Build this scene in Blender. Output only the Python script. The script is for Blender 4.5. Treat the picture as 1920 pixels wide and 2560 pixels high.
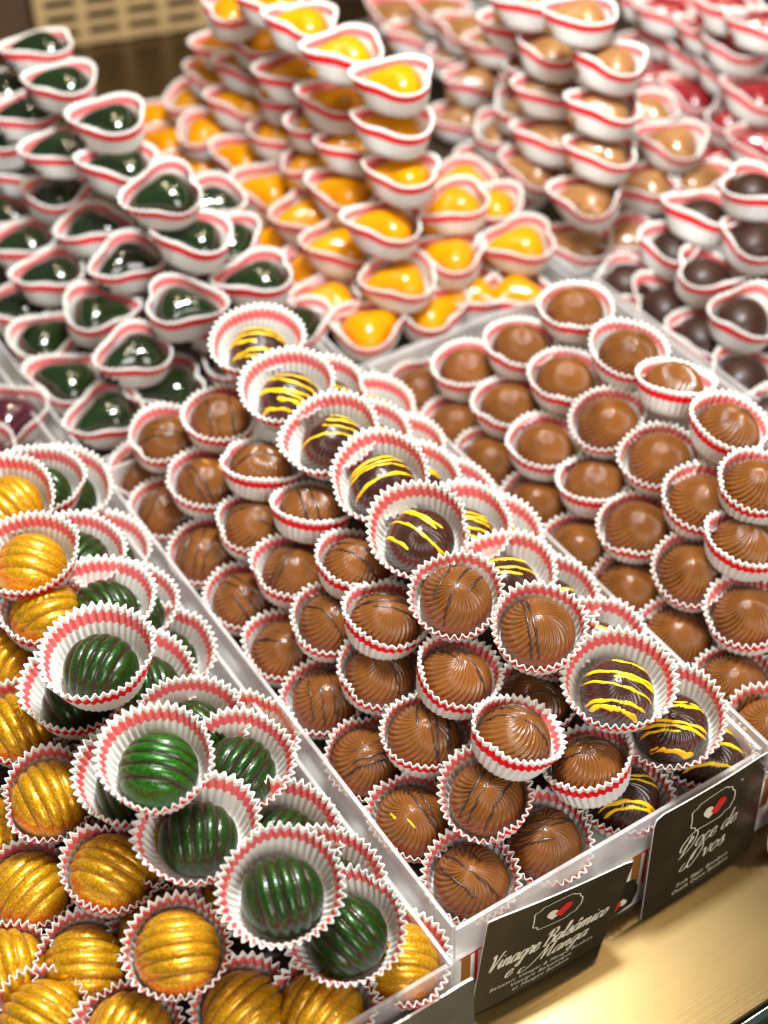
import bpy, math, random
from mathutils import Vector, Matrix

# ------------------------------------------------------------------ scene, camera, light
for o in list(bpy.data.objects):
    bpy.data.objects.remove(o)
scene = bpy.context.scene
COL = scene.collection

cam_data = bpy.data.cameras.new("camera")
cam = bpy.data.objects.new("camera", cam_data)
COL.objects.link(cam)
cam.matrix_world = Matrix((
    (0.842672, 0.374781, -0.386578, -0.210762),
    (-0.538143, 0.562943, -0.627293, -0.306148),
    (-0.017476, 0.736637, 0.676062, 0.600000),
    (0, 0, 0, 1)))
cam_data.sensor_fit = 'VERTICAL'
cam_data.sensor_height = 24.0
cam_data.lens = 36.28
cam_data.clip_start = 0.02
cam_data.clip_end = 20.0
cam_data.dof.use_dof = True
cam_data.dof.focus_distance = 0.69
cam_data.dof.aperture_fstop = 3.4
scene.camera = cam

world = bpy.data.worlds.new("World")
scene.world = world
world.use_nodes = True
bg = world.node_tree.nodes["Background"]
bg.inputs[0].default_value = (1.0, 0.93, 0.86, 1)
bg.inputs[1].default_value = 0.13


def lamp(name, loc, energy, color, sx, sy=None, rot=(0, 0, 0)):
    d = bpy.data.lights.new(name, 'AREA')
    d.energy = energy
    d.color = color
    if sy:
        d.shape = 'RECTANGLE'
        d.size = sx
        d.size_y = sy
    else:
        d.shape = 'DISK'
        d.size = sx
    o = bpy.data.objects.new(name, d)
    COL.objects.link(o)
    o.location = loc
    o.rotation_euler = rot
    return o


lamp("strip_lamp", (0.14, 0.16, 0.86), 10.5, (0.90, 0.96, 1.0), 0.20, 0.08)
fl = lamp("front_lamp", (-0.10, -0.95, 0.70), 6.5, (1.0, 0.96, 0.91), 0.60, 0.60)  # added fill from an unseen source, brightens cards and cup fronts
fl.rotation_euler = (Vector((0.12, 0.05, 0.02)) - Vector(fl.location)).to_track_quat('-Z', 'Y').to_euler()
for i, (x, y, e) in enumerate(((-0.10, 0.02, 0.9), (0.40, 0.05, 0.8), (0.02, 0.42, 0.8), (0.36, 0.44, 0.8), (0.20, 0.72, 0.9), (0.62, 0.50, 0.9))):
    lamp("spot_lamp", (x, y, 0.92), e, (1.0, 0.80, 0.52), 0.035)

scene.render.engine = 'CYCLES'
scene.cycles.use_denoising = True
scene.cycles.max_bounces = 10
scene.cycles.diffuse_bounces = 5
scene.cycles.glossy_bounces = 4
scene.cycles.transmission_bounces = 6
scene.cycles.transparent_max_bounces = 24
scene.cycles.caustics_reflective = False
scene.cycles.caustics_refractive = False
scene.cycles.sample_clamp_indirect = 6
scene.view_settings.view_transform = 'Standard'
scene.view_settings.look = 'None'
scene.view_settings.exposure = 0.68
scene.view_settings.gamma = 1.0
scene.view_settings.use_curve_mapping = False

# ------------------------------------------------------------------ materials
MAT = {}


def new_mat(name):
    m = bpy.data.materials.new(name)
    m.use_nodes = True
    nt = m.node_tree
    for n in list(nt.nodes):
        if n.type != 'OUTPUT_MATERIAL':
            nt.nodes.remove(n)
    out = [n for n in nt.nodes if n.type == 'OUTPUT_MATERIAL'][0]
    MAT[name] = m
    return m, nt, out


def N(nt, typ, **kw):
    n = nt.nodes.new(typ)
    for k, v in kw.items():
        if k in n.inputs:
            n.inputs[k].default_value = v
        else:
            setattr(n, k, v)
    return n


def rgba(c):
    return (c[0], c[1], c[2], 1)


def principled(name, color, rough=0.4, metal=0.0, coat=0.0, coat_rough=0.1, spec=0.5, var=0.0, vscale=60, bump=0.0, bscale=300, vcol=None, sss=0.0):
    m, nt, out = new_mat(name)
    p = N(nt, 'ShaderNodeBsdfPrincipled')
    p.inputs['Base Color'].default_value = rgba(color)
    p.inputs['Roughness'].default_value = rough
    p.inputs['Metallic'].default_value = metal
    p.inputs['Coat Weight'].default_value = coat
    p.inputs['Coat Roughness'].default_value = coat_rough
    p.inputs['Specular IOR Level'].default_value = spec
    if sss:
        p.inputs['Subsurface Weight'].default_value = sss
        p.inputs['Subsurface Radius'].default_value = (1.0, 0.5, 0.25)
        p.inputs['Subsurface Scale'].default_value = 0.002
    nt.links.new(p.outputs[0], out.inputs[0])
    tc = N(nt, 'ShaderNodeTexCoord')
    oi = N(nt, 'ShaderNodeObjectInfo')
    if var > 0:
        add = N(nt, 'ShaderNodeVectorMath', operation='ADD')
        nt.links.new(tc.outputs['Object'], add.inputs[0])
        nt.links.new(oi.outputs['Location'], add.inputs[1])
        nz = N(nt, 'ShaderNodeTexNoise')
        nz.inputs['Scale'].default_value = vscale
        nz.inputs['Detail'].default_value = 4
        nt.links.new(add.outputs[0], nz.inputs['Vector'])
        c2 = vcol or tuple(c * (1 - var) for c in color)
        c1 = color if vcol else tuple(min(1, c * (1 + var)) for c in color)
        mx = N(nt, 'ShaderNodeMix', data_type='RGBA')
        mx.inputs[6].default_value = rgba(c1)
        mx.inputs[7].default_value = rgba(c2)
        rp = N(nt, 'ShaderNodeMapRange')
        rp.inputs[1].default_value = 0.35
        rp.inputs[2].default_value = 0.65
        nt.links.new(nz.outputs[0], rp.inputs[0])
        nt.links.new(rp.outputs[0], mx.inputs[0])
        nt.links.new(mx.outputs[2], p.inputs['Base Color'])
        rg = N(nt, 'ShaderNodeMapRange')
        rg.inputs[1].default_value = 0.3
        rg.inputs[2].default_value = 0.7
        rg.inputs[3].default_value = rough * 0.8
        rg.inputs[4].default_value = min(1, rough * 1.35)
        n3 = N(nt, 'ShaderNodeTexNoise')
        n3.inputs['Scale'].default_value = vscale * 3.3
        n3.inputs['Detail'].default_value = 5
        nt.links.new(add.outputs[0], n3.inputs['Vector'])
        nt.links.new(n3.outputs[0], rg.inputs[0])
        nt.links.new(rg.outputs[0], p.inputs['Roughness'])
    if bump > 0:
        nb = N(nt, 'ShaderNodeTexNoise')
        nb.inputs['Scale'].default_value = bscale
        nb.inputs['Detail'].default_value = 3
        nt.links.new(tc.outputs['Object'], nb.inputs['Vector'])
        b = N(nt, 'ShaderNodeBump')
        b.inputs['Strength'].default_value = bump
        b.inputs['Distance'].default_value = 0.001
        nt.links.new(nb.outputs[0], b.inputs['Height'])
        nt.links.new(b.outputs[0], p.inputs['Normal'])
    return m


def paper(name, red, white, red2, trans):
    """pleated paper with a printed red band; UV y runs from the foot (0) to the rim (1)"""
    m, nt, out = new_mat(name)
    uv = N(nt, 'ShaderNodeUVMap')
    sep = N(nt, 'ShaderNodeSeparateXYZ')
    nt.links.new(uv.outputs[0], sep.inputs[0])
    tc = N(nt, 'ShaderNodeTexCoord')
    oi = N(nt, 'ShaderNodeObjectInfo')
    add = N(nt, 'ShaderNodeVectorMath', operation='ADD')
    nt.links.new(tc.outputs['Object'], add.inputs[0])
    nt.links.new(oi.outputs['Location'], add.inputs[1])
    nz = N(nt, 'ShaderNodeTexNoise')
    nz.inputs['Scale'].default_value = 900
    nz.inputs['Detail'].default_value = 3
    nt.links.new(add.outputs[0], nz.inputs['Vector'])
    ramp = N(nt, 'ShaderNodeValToRGB')
    cr = ramp.color_ramp
    cr.elements[0].position = 0.0
    cr.elements[0].color = (0, 0, 0, 1)
    cr.elements[1].position = 0.585
    cr.elements[1].color = (0, 0, 0, 1)
    for pos, v in ((0.600, 1), (0.820, 1), (0.836, 0)):
        e = cr.elements.new(pos)
        e.color = (v, v, v, 1)
    nt.links.new(sep.outputs[1], ramp.inputs[0])
    mr = N(nt, 'ShaderNodeMix', data_type='RGBA')
    mr.inputs[6].default_value = rgba(red)
    mr.inputs[7].default_value = rgba(red2)
    nt.links.new(nz.outputs[0], mr.inputs[0])
    mx = N(nt, 'ShaderNodeMix', data_type='RGBA')
    mx.inputs[6].default_value = rgba(white)
    nt.links.new(ramp.outputs[0], mx.inputs[0])
    nt.links.new(mr.outputs[2], mx.inputs[7])
    df = N(nt, 'ShaderNodeBsdfDiffuse')
    tr = N(nt, 'ShaderNodeBsdfTranslucent')
    nt.links.new(mx.outputs[2], df.inputs[0])
    nt.links.new(mx.outputs[2], tr.inputs[0])
    ms = N(nt, 'ShaderNodeMixShader')
    ms.inputs[0].default_value = trans
    nt.links.new(df.outputs[0], ms.inputs[1])
    nt.links.new(tr.outputs[0], ms.inputs[2])
    nb = N(nt, 'ShaderNodeTexNoise')
    nb.inputs['Scale'].default_value = 1500
    nt.links.new(tc.outputs['Object'], nb.inputs['Vector'])
    b = N(nt, 'ShaderNodeBump')
    b.inputs['Strength'].default_value = 0.25
    b.inputs['Distance'].default_value = 0.0004
    nt.links.new(nb.outputs[0], b.inputs['Height'])
    nt.links.new(b.outputs[0], df.inputs['Normal'])
    nt.links.new(ms.outputs[0], out.inputs[0])
    return m


paper('paper_outside', (0.92, 0.022, 0.028), (0.86, 0.84, 0.80), (0.86, 0.03, 0.04), 0.22)
paper('paper_inside', (0.90, 0.15, 0.15), (0.86, 0.83, 0.77), (0.90, 0.25, 0.24), 0.22)

principled('milk_chocolate', (0.146, 0.050, 0.009), 0.34, coat=0.70, coat_rough=0.045, spec=0.10, var=0.18, vscale=45, bump=0.04, bscale=350)
principled('dark_chocolate', (0.030, 0.009, 0.005), 0.22, coat=0.7, coat_rough=0.045, spec=0.3, var=0.2, vscale=60, bump=0.06, bscale=500)
principled('matt_dark_chocolate', (0.026, 0.010, 0.006), 0.42, coat=0.12, coat_rough=0.25, spec=0.25, var=0.15, vscale=60, bump=0.05, bscale=400)
principled('dark_drizzle', (0.026, 0.009, 0.005), 0.35, coat=0.2, bump=0.1, bscale=900)
principled('yellow_drizzle', (0.80, 0.49, 0.003), 0.36, var=0.12, vscale=300, bump=0.12, bscale=900)
principled('orange_smear', (0.72, 0.34, 0.006), 0.35)
principled('green_glaze', (0.004, 0.013, 0.0015), 0.11, coat=1.0, coat_rough=0.03, var=0.3, vscale=50)
principled('yellow_glaze', (0.56, 0.215, 0.0), 0.25, coat=0.35, coat_rough=0.05, spec=0.15, var=0.08, vscale=40)
principled('red_glaze', (0.22, 0.010, 0.014), 0.2, coat=0.7, coat_rough=0.06, var=0.3, vscale=40)
principled('maroon_glaze', (0.055, 0.006, 0.015), 0.14, coat=1.0, coat_rough=0.04, var=0.3, vscale=40)


def streaked(name, c1, c2, rough):
    m, nt, out = new_mat(name)
    tc = N(nt, 'ShaderNodeTexCoord')
    mp = N(nt, 'ShaderNodeMapping')
    mp.inputs['Scale'].default_value = (60, 420, 60)
    nt.links.new(tc.outputs['Object'], mp.inputs[0])
    nz = N(nt, 'ShaderNodeTexNoise')
    nz.inputs['Scale'].default_value = 1.0
    nz.inputs['Detail'].default_value = 3
    nt.links.new(mp.outputs[0], nz.inputs['Vector'])
    rp = N(nt, 'ShaderNodeMapRange')
    rp.inputs[1].default_value = 0.38
    rp.inputs[2].default_value = 0.62
    nt.links.new(nz.outputs[0], rp.inputs[0])
    mx = N(nt, 'ShaderNodeMix', data_type='RGBA')
    mx.inputs[6].default_value = rgba(c1)
    mx.inputs[7].default_value = rgba(c2)
    nt.links.new(rp.outputs[0], mx.inputs[0])
    p = N(nt, 'ShaderNodeBsdfPrincipled')
    p.inputs['Roughness'].default_value = rough
    p.inputs['Coat Weight'].default_value = 0.4
    nt.links.new(mx.outputs[2], p.inputs['Base Color'])
    nt.links.new(p.outputs[0], out.inputs[0])


streaked('tan_glaze', (0.37, 0.185, 0.062), (0.22, 0.090, 0.028), 0.28)


def pearl(name, base, flake, cocoa, rough, metal, top, groove=(-1.0, 0.2)):
    """metallic lustre dust over chocolate: the dust covers the crown and thins out at the foot"""
    m, nt, out = new_mat(name)
    tc = N(nt, 'ShaderNodeTexCoord')
    oi = N(nt, 'ShaderNodeObjectInfo')
    add = N(nt, 'ShaderNodeVectorMath', operation='ADD')
    nt.links.new(tc.outputs['Object'], add.inputs[0])
    nt.links.new(oi.outputs['Location'], add.inputs[1])
    vo = N(nt, 'ShaderNodeTexVoronoi')
    vo.inputs['Scale'].default_value = 1700
    nt.links.new(add.outputs[0], vo.inputs['Vector'])
    sx = N(nt, 'ShaderNodeSeparateColor')
    nt.links.new(vo.outputs['Color'], sx.inputs[0])
    fl = N(nt, 'ShaderNodeMix', data_type='RGBA')
    fl.inputs[6].default_value = rgba(base)
    fl.inputs[7].default_value = rgba(flake)
    pw = N(nt, 'ShaderNodeMath', operation='POWER')
    pw.inputs[1].default_value = 2.0
    nt.links.new(sx.outputs[0], pw.inputs[0])
    nt.links.new(pw.outputs[0], fl.inputs[0])
    sep = N(nt, 'ShaderNodeSeparateXYZ')
    nt.links.new(tc.outputs['Object'], sep.inputs[0])
    nz = N(nt, 'ShaderNodeTexNoise')
    nz.inputs['Scale'].default_value = 140
    nz.inputs['Detail'].default_value = 6
    nt.links.new(add.outputs[0], nz.inputs['Vector'])
    ma = N(nt, 'ShaderNodeMath', operation='MULTIPLY_ADD')
    ma.inputs[1].default_value = 0.008
    ma.inputs[2].default_value = -0.004
    nt.links.new(nz.outputs[0], ma.inputs[0])
    sm = N(nt, 'ShaderNodeMath', operation='ADD')
    nt.links.new(sep.outputs[2], sm.inputs[0])
    nt.links.new(ma.outputs[0], sm.inputs[1])
    rp = N(nt, 'ShaderNodeMapRange')
    rp.inputs[1].default_value = top - 0.0035
    rp.inputs[2].default_value = top + 0.002
    nt.links.new(sm.outputs[0], rp.inputs[0])
    mx = N(nt, 'ShaderNodeMix', data_type='RGBA')
    mx.inputs[6].default_value = rgba(cocoa)
    at = N(nt, 'ShaderNodeAttribute', attribute_name='dust')
    dm = N(nt, 'ShaderNodeMath', operation='MULTIPLY')
    nt.links.new(rp.outputs[0], dm.inputs[0])
    dm2 = N(nt, 'ShaderNodeMapRange')
    dm2.inputs[1].default_value = groove[0]
    dm2.inputs[2].default_value = groove[1]
    nt.links.new(at.outputs['Fac'], dm2.inputs[0])
    nt.links.new(dm2.outputs[0], dm.inputs[1])
    nt.links.new(dm.outputs[0], mx.inputs[0])
    nt.links.new(fl.outputs[2], mx.inputs[7])
    mm = N(nt, 'ShaderNodeMath', operation='MULTIPLY')
    mm.inputs[1].default_value = metal
    nt.links.new(dm.outputs[0], mm.inputs[0])
    p = N(nt, 'ShaderNodeBsdfPrincipled')
    p.inputs['Roughness'].default_value = rough
    p.inputs['Coat Weight'].default_value = 0.28
    p.inputs['Coat Roughness'].default_value = 0.08
    p.inputs['Specular IOR Level'].default_value = 0.3
    nt.links.new(mx.outputs[2], p.inputs['Base Color'])
    nt.links.new(mm.outputs[0], p.inputs['Metallic'])
    b = N(nt, 'ShaderNodeBump')
    b.inputs['Strength'].default_value = 0.32
    b.inputs['Distance'].default_value = 0.0003
    nt.links.new(sx.outputs[1], b.inputs['Height'])
    nt.links.new(b.outputs[0], p.inputs['Normal'])
    nt.links.new(p.outputs[0], out.inputs[0])


pearl('gold_lustre', (0.40, 0.165, 0.0), (0.72, 0.40, 0.015), (0.11, 0.036, 0.008), 0.30, 0.45, 0.0060, (-0.25, 0.60))
pearl('green_lustre', (0.0035, 0.021, 0.001), (0.016, 0.072, 0.004), (0.014, 0.010, 0.003), 0.30, 0.35, 0.0070, (0.40, 0.92))
pearl('bright_green_lustre', (0.0045, 0.050, 0.001), (0.024, 0.15, 0.004), (0.014, 0.010, 0.003), 0.30, 0.35, 0.0070, (0.40, 0.92))


def acrylic(name, haze, tint):
    m, nt, out = new_mat(name)
    tr = N(nt, 'ShaderNodeBsdfTransparent')
    tr.inputs[0].default_value = rgba(tint)
    gl = N(nt, 'ShaderNodeBsdfGlossy')
    gl.inputs['Roughness'].default_value = 0.06
    lw = N(nt, 'ShaderNodeLayerWeight')
    lw.inputs[0].default_value = 0.5
    pw = N(nt, 'ShaderNodeMath', operation='POWER')
    pw.inputs[1].default_value = 4.0
    nt.links.new(lw.outputs['Facing'], pw.inputs[0])
    fr = N(nt, 'ShaderNodeMath', operation='MULTIPLY_ADD')
    fr.inputs[1].default_value = 0.5
    fr.inputs[2].default_value = 0.035
    nt.links.new(pw.outputs[0], fr.inputs[0])
    m1 = N(nt, 'ShaderNodeMixShader')
    nt.links.new(fr.outputs[0], m1.inputs[0])
    nt.links.new(tr.outputs[0], m1.inputs[1])
    nt.links.new(gl.outputs[0], m1.inputs[2])
    df = N(nt, 'ShaderNodeBsdfDiffuse')
    df.inputs[0].default_value = (0.85, 0.84, 0.83, 1)
    tl = N(nt, 'ShaderNodeBsdfTranslucent')
    tl.inputs[0].default_value = (0.85, 0.84, 0.83, 1)
    m2 = N(nt, 'ShaderNodeMixShader')
    m2.inputs[0].default_value = 0.5
    nt.links.new(df.outputs[0], m2.inputs[1])
    nt.links.new(tl.outputs[0], m2.inputs[2])
    m3 = N(nt, 'ShaderNodeMixShader')
    tc = N(nt, 'ShaderNodeTexCoord')
    nz = N(nt, 'ShaderNodeTexNoise')
    nz.inputs['Scale'].default_value = 45
    nz.inputs['Detail'].default_value = 5
    nt.links.new(tc.outputs['Object'], nz.inputs['Vector'])
    hz = N(nt, 'ShaderNodeMapRange')
    hz.inputs[1].default_value = 0.3
    hz.inputs[2].default_value = 0.7
    hz.inputs[3].default_value = haze * 0.7
    hz.inputs[4].default_value = haze * 1.3
    nt.links.new(nz.outputs[0], hz.inputs[0])
    nt.links.new(hz.outputs[0], m3.inputs[0])
    nt.links.new(m1.outputs[0], m3.inputs[1])
    nt.links.new(m2.outputs[0], m3.inputs[2])
    nt.links.new(m3.outputs[0], out.inputs[0])


acrylic('clear_acrylic', 0.34, (0.985, 0.985, 0.985))
acrylic('acrylic_edge', 0.55, (0.985, 0.985, 0.985))
principled('dark_liner', (0.030, 0.017, 0.010), 0.5)  # near-black colour standing in for the shade between the cups
principled('white_card', (0.80, 0.77, 0.70), 0.5, var=0.04, vscale=120)
principled('red_card', (0.42, 0.008, 0.014), 0.22, coat=0.4)
principled('brown_print', (0.30, 0.11, 0.015), 0.4)
principled('red_print', (0.72, 0.025, 0.02), 0.4)
principled('cream_print', (0.92, 0.80, 0.60), 0.45)
principled('grey_card', (0.11, 0.10, 0.075), 0.32, var=0.15, vscale=30)
principled('black_void', (0.010, 0.008, 0.007), 0.7)
principled('back_brown', (0.075, 0.040, 0.022), 0.55, var=0.3, vscale=6)
principled('vent_metal', (0.50, 0.34, 0.16), 0.45, var=0.12, vscale=12)
principled('dark_glass', (0.012, 0.022, 0.018), 0.12, coat=0.5)

# dark olive-brown gloss card with random mottling in a paler brown
m, nt, out = new_mat('brown_card')
tc = N(nt, 'ShaderNodeTexCoord')
nz = N(nt, 'ShaderNodeTexNoise')
nz.inputs['Scale'].default_value = 38
nz.inputs['Detail'].default_value = 6
nt.links.new(tc.outputs['Object'], nz.inputs['Vector'])
rp = N(nt, 'ShaderNodeMapRange')
rp.inputs[1].default_value = 0.50
rp.inputs[2].default_value = 0.72
nt.links.new(nz.outputs[0], rp.inputs[0])
mx = N(nt, 'ShaderNodeMix', data_type='RGBA')
mx.inputs[6].default_value = (0.028, 0.021, 0.011, 1)
mx.inputs[7].default_value = (0.050, 0.038, 0.017, 1)
nt.links.new(rp.outputs[0], mx.inputs[0])
p = N(nt, 'ShaderNodeBsdfPrincipled')
p.inputs['Roughness'].default_value = 0.26
nt.links.new(mx.outputs[2], p.inputs['Base Color'])
nt.links.new(p.outputs[0], out.inputs[0])

# brushed gold-coloured metal of the shelf
m, nt, out = new_mat('brushed_brass')
tc = N(nt, 'ShaderNodeTexCoord')
mp = N(nt, 'ShaderNodeMapping')
mp.inputs['Scale'].default_value = (14, 1500, 14)
nt.links.new(tc.outputs['Object'], mp.inputs[0])
nz = N(nt, 'ShaderNodeTexNoise')
nz.inputs['Scale'].default_value = 1.0
nz.inputs['Detail'].default_value = 4
nt.links.new(mp.outputs[0], nz.inputs['Vector'])
n2 = N(nt, 'ShaderNodeTexNoise')
n2.inputs['Scale'].default_value = 9
n2.inputs['Detail'].default_value = 2
nt.links.new(tc.outputs['Object'], n2.inputs['Vector'])
mx = N(nt, 'ShaderNodeMix', data_type='RGBA')
mx.inputs[6].default_value = (0.125, 0.086, 0.036, 1)
mx.inputs[7].default_value = (0.22, 0.16, 0.075, 1)
nt.links.new(n2.outputs[0], mx.inputs[0])
p = N(nt, 'ShaderNodeBsdfPrincipled')
p.inputs['Metallic'].default_value = 1.0
rr = N(nt, 'ShaderNodeMapRange')
rr.inputs[3].default_value = 0.27
rr.inputs[4].default_value = 0.36
nt.links.new(n2.outputs[0], rr.inputs[0])
nt.links.new(rr.outputs[0], p.inputs['Roughness'])
b = N(nt, 'ShaderNodeBump')
b.inputs['Strength'].default_value = 0.10
b.inputs['Distance'].default_value = 0.0004
nt.links.new(nz.outputs[0], b.inputs['Height'])
nt.links.new(b.outputs[0], p.inputs['Normal'])
nt.links.new(mx.outputs[2], p.inputs['Base Color'])
nt.links.new(p.outputs[0], out.inputs[0])

# ------------------------------------------------------------------ mesh helpers (all lengths in mm, stored in metres)
MM = 0.001


def mesh(name, verts, faces, mats, fmat=None, smooth=True, uvs=None):
    me = bpy.data.meshes.new(name)
    me.from_pydata([(v[0] * MM, v[1] * MM, v[2] * MM) for v in verts], [], faces)
    for mname in mats:
        me.materials.append(MAT[mname])
    if fmat:
        me.polygons.foreach_set('material_index', fmat)
    me.polygons.foreach_set('use_smooth', [smooth] * len(me.polygons))
    if uvs is not None:
        uvl = me.uv_layers.new(name='UVMap')
        data = []
        for l in me.loops:
            data.extend(uvs[l.vertex_index])
        uvl.data.foreach_set('uv', data)
    me.update()
    return me


def obj(name, me, parent=None):
    o = bpy.data.objects.new(name, me)
    COL.objects.link(o)
    if parent:
        o.parent = parent
    return o


def empty(name, loc):
    o = bpy.data.objects.new(name, None)
    COL.objects.link(o)
    o.location = loc
    o.empty_display_size = 0.02
    return o


def tag(o, label, cat, group=None):
    o['label'] = label
    o['category'] = cat
    if group:
        o['group'] = group
    return o


class MB:
    def __init__(s):
        s.v = []
        s.f = []
        s.m = []

    def box(s, x0, x1, y0, y1, z0, z1, m=0, top=None):
        b = len(s.v)
        s.v += [(x, y, z) for z in (z0, z1) for y in (y0, y1) for x in (x0, x1)]
        fs = [(0, 2, 3, 1), (4, 5, 7, 6), (0, 1, 5, 4), (2, 6, 7, 3), (0, 4, 6, 2), (1, 3, 7, 5)]
        s.f += [tuple(b + i for i in f) for f in fs]
        s.m += [m, m if top is None else top, m, m, m, m]
        return s

    def poly(s, pts, m=0):
        b = len(s.v)
        s.v += pts
        s.f.append(tuple(range(b, b + len(pts))))
        s.m.append(m)
        return s

    def build(s, name, mats, parent=None, smooth=False, bevel=0):
        o = obj(name, mesh(name, s.v, s.f, mats, s.m, smooth), parent)
        if bevel:
            md = o.modifiers.new('bevel', 'BEVEL')
            md.width = bevel * MM
            md.segments = 3
            md.limit_method = 'ANGLE'
            for p in o.data.polygons:
                p.use_smooth = True
            md.harden_normals = False
        return o


# ------------------------------------------------------------------ setting: shelf, back wall
sh = MB().box(-700, 1200, -83, 1500, -60, -45).build('shelf', ['brushed_brass'], bevel=1.2)
sh['kind'] = 'structure'
ed = MB().box(-700, 1200, -88, -83.2, -75, -47.5).build('shelf_edge_strip', ['dark_glass'], bevel=0.8)
tag(ed, 'dark glassy strip along the front edge of the brass shelf', 'edge strip')
lg = MB().box(-700, 1200, -400, -88.2, -90, -56).build('front_ledge', ['brushed_brass'], bevel=1.0)
tag(lg, 'lower pale brass ledge in front of the dark strip', 'ledge')

wall = MB().box(-1100, 1100, 22, 40, 0, 600).build('back_panel', ['back_brown'])
wall.location = (0.30, 0.974, -0.045)
wall.rotation_euler = (0, 0, math.radians(-16))
tag(wall, 'dark brown panel closing the display case at the back', 'panel')

# vent grille standing behind the green chocolates
vg = empty('vent_grille', (0.30, 0.974, -0.045))
vg.rotation_euler = (0, 0, math.radians(-16))
tag(vg, 'beige vent grille with dark slots behind the green chocolates', 'vent grille')
g = MB()
W0, W1, H0, H1 = -68, 84, 2, 170
g.box(W0, W1, 0, 6, H0, H0 + 6)
zz = H0 + 6
while zz < H1:
    g.box(W0, W1, 0.4, 5.6, zz + 9.0, zz + 14.5)
    zz += 14.5
for xx in (-66, -29, 8, 45, 82):
    g.box(xx - 4.5, xx + 4.5, -0.4, 6.4, H0 - 1, H1 + 1)
g.build('slotted_plate', ['vent_metal'], vg)
MB().box(W0 + 2, W1 - 2, 14, 18, H0, H1).build('backing', ['black_void'], vg)

# ------------------------------------------------------------------ clear trays on white gift boxes
TRAYS = {
    'A': (-184, -6.5, -22, 340), 'B': (0, 175, -11, 341), 'C': (178, 348, -11, 341), 'D': (351, 526, -11, 341),
    'G': (2, 172, 362, 730), 'Y': (176, 348, 354, 730), 'T': (352, 524, 360, 760), 'R': (528, 700, 362, 740), 'H': (-184, -6, 362, 560),
}
TRAY_LABEL = {
    'A': 'clear acrylic tray heaped with gold and dark green domes',
    'B': 'clear acrylic tray of drizzled milk chocolates behind the written cards',
    'C': 'clear acrylic tray of plain milk chocolate domes',
    'D': 'clear acrylic tray of dark oval chocolates at the right edge',
    'G': 'clear acrylic tray under the dark green drop chocolates',
    'Y': 'clear acrylic tray under the yellow drop chocolates',
    'T': 'clear acrylic tray under the tan drop chocolates',
    'R': 'clear acrylic tray under the deep red drop chocolates',
    'H': 'clear acrylic tray of maroon drop chocolates at the left edge',
}
for key, (x0, x1, y0, y1) in TRAYS.items():
    t = empty('acrylic_tray', (x0 * MM, y0 * MM, 0))
    tag(t, TRAY_LABEL[key], 'tray', 'clear acrylic trays')
    X, Y = x1 - x0, y1 - y0
    hw = 29 if key in 'BCD' else 23 if key == 'A' else 20
    am = ['clear_acrylic', 'acrylic_edge']
    MB().box(2.3, X - 2.3, 2.3, Y - 2.3, 0.4, 2.0).build('tray_floor', am, t)
    if key != 'A':
        MB().box(6, X - 6, 30 if key == 'B' else 6, Y - 6, 2.05, 2.4).build('liner', ['dark_liner'], t)  # added sheet, its dark colour paints shade into the gaps
    else:
        MB().box(6, X - 6, 6, Y - 6, 2.05, 2.4).build('liner', ['dark_liner'], t)  # same added sheet of painted shade
    MB().box(0, 2.2, 0, Y, 0.4, hw, 0, 1).build('side_wall', am, t, bevel=0.5)
    MB().box(X - 2.2, X, 0, Y, 0.4, hw, 0, 1).build('side_wall', am, t, bevel=0.5)
    fz = 25 if key in 'BCD' else 22 if key == 'A' else 18
    MB().box(2.3, X - 2.3, 0, 2.2, 0.4, fz, 0, 1).build('front_wall', am, t, bevel=0.5)
    MB().box(2.3, X - 2.3, Y - 2.2, Y, 0.4, hw, 0, 1).build('rear_wall', am, t, bevel=0.5)


def heart(s, cx, cz, S, left, right, y, flip=1):
    """emblem: two round-ended bars leaning together, the right one over the left"""
    def bar(ang, length, w, m, ox, oz, yy):
        pts = []
        for i in range(13):
            a = math.pi * i / 12
            pts.append((math.cos(a) * w, length + math.sin(a) * w))
        pts += [(-w, 0.0), (w * 0.2, -0.05 * S), (w, 0.0)]
        c, sn = math.cos(ang), math.sin(ang)
        s.poly([(cx + flip * (ox + px * c - pz * sn), yy, cz + flip * (oz + px * sn + pz * c)) for px, pz in pts], m)
    bar(math.radians(42), 0.55 * S, 0.36 * S, left, 0.0, -0.45 * S, y)
    bar(math.radians(-40), 0.80 * S, 0.36 * S, right, 0.10 * S, -0.42 * S, y - 0.15)


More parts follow.
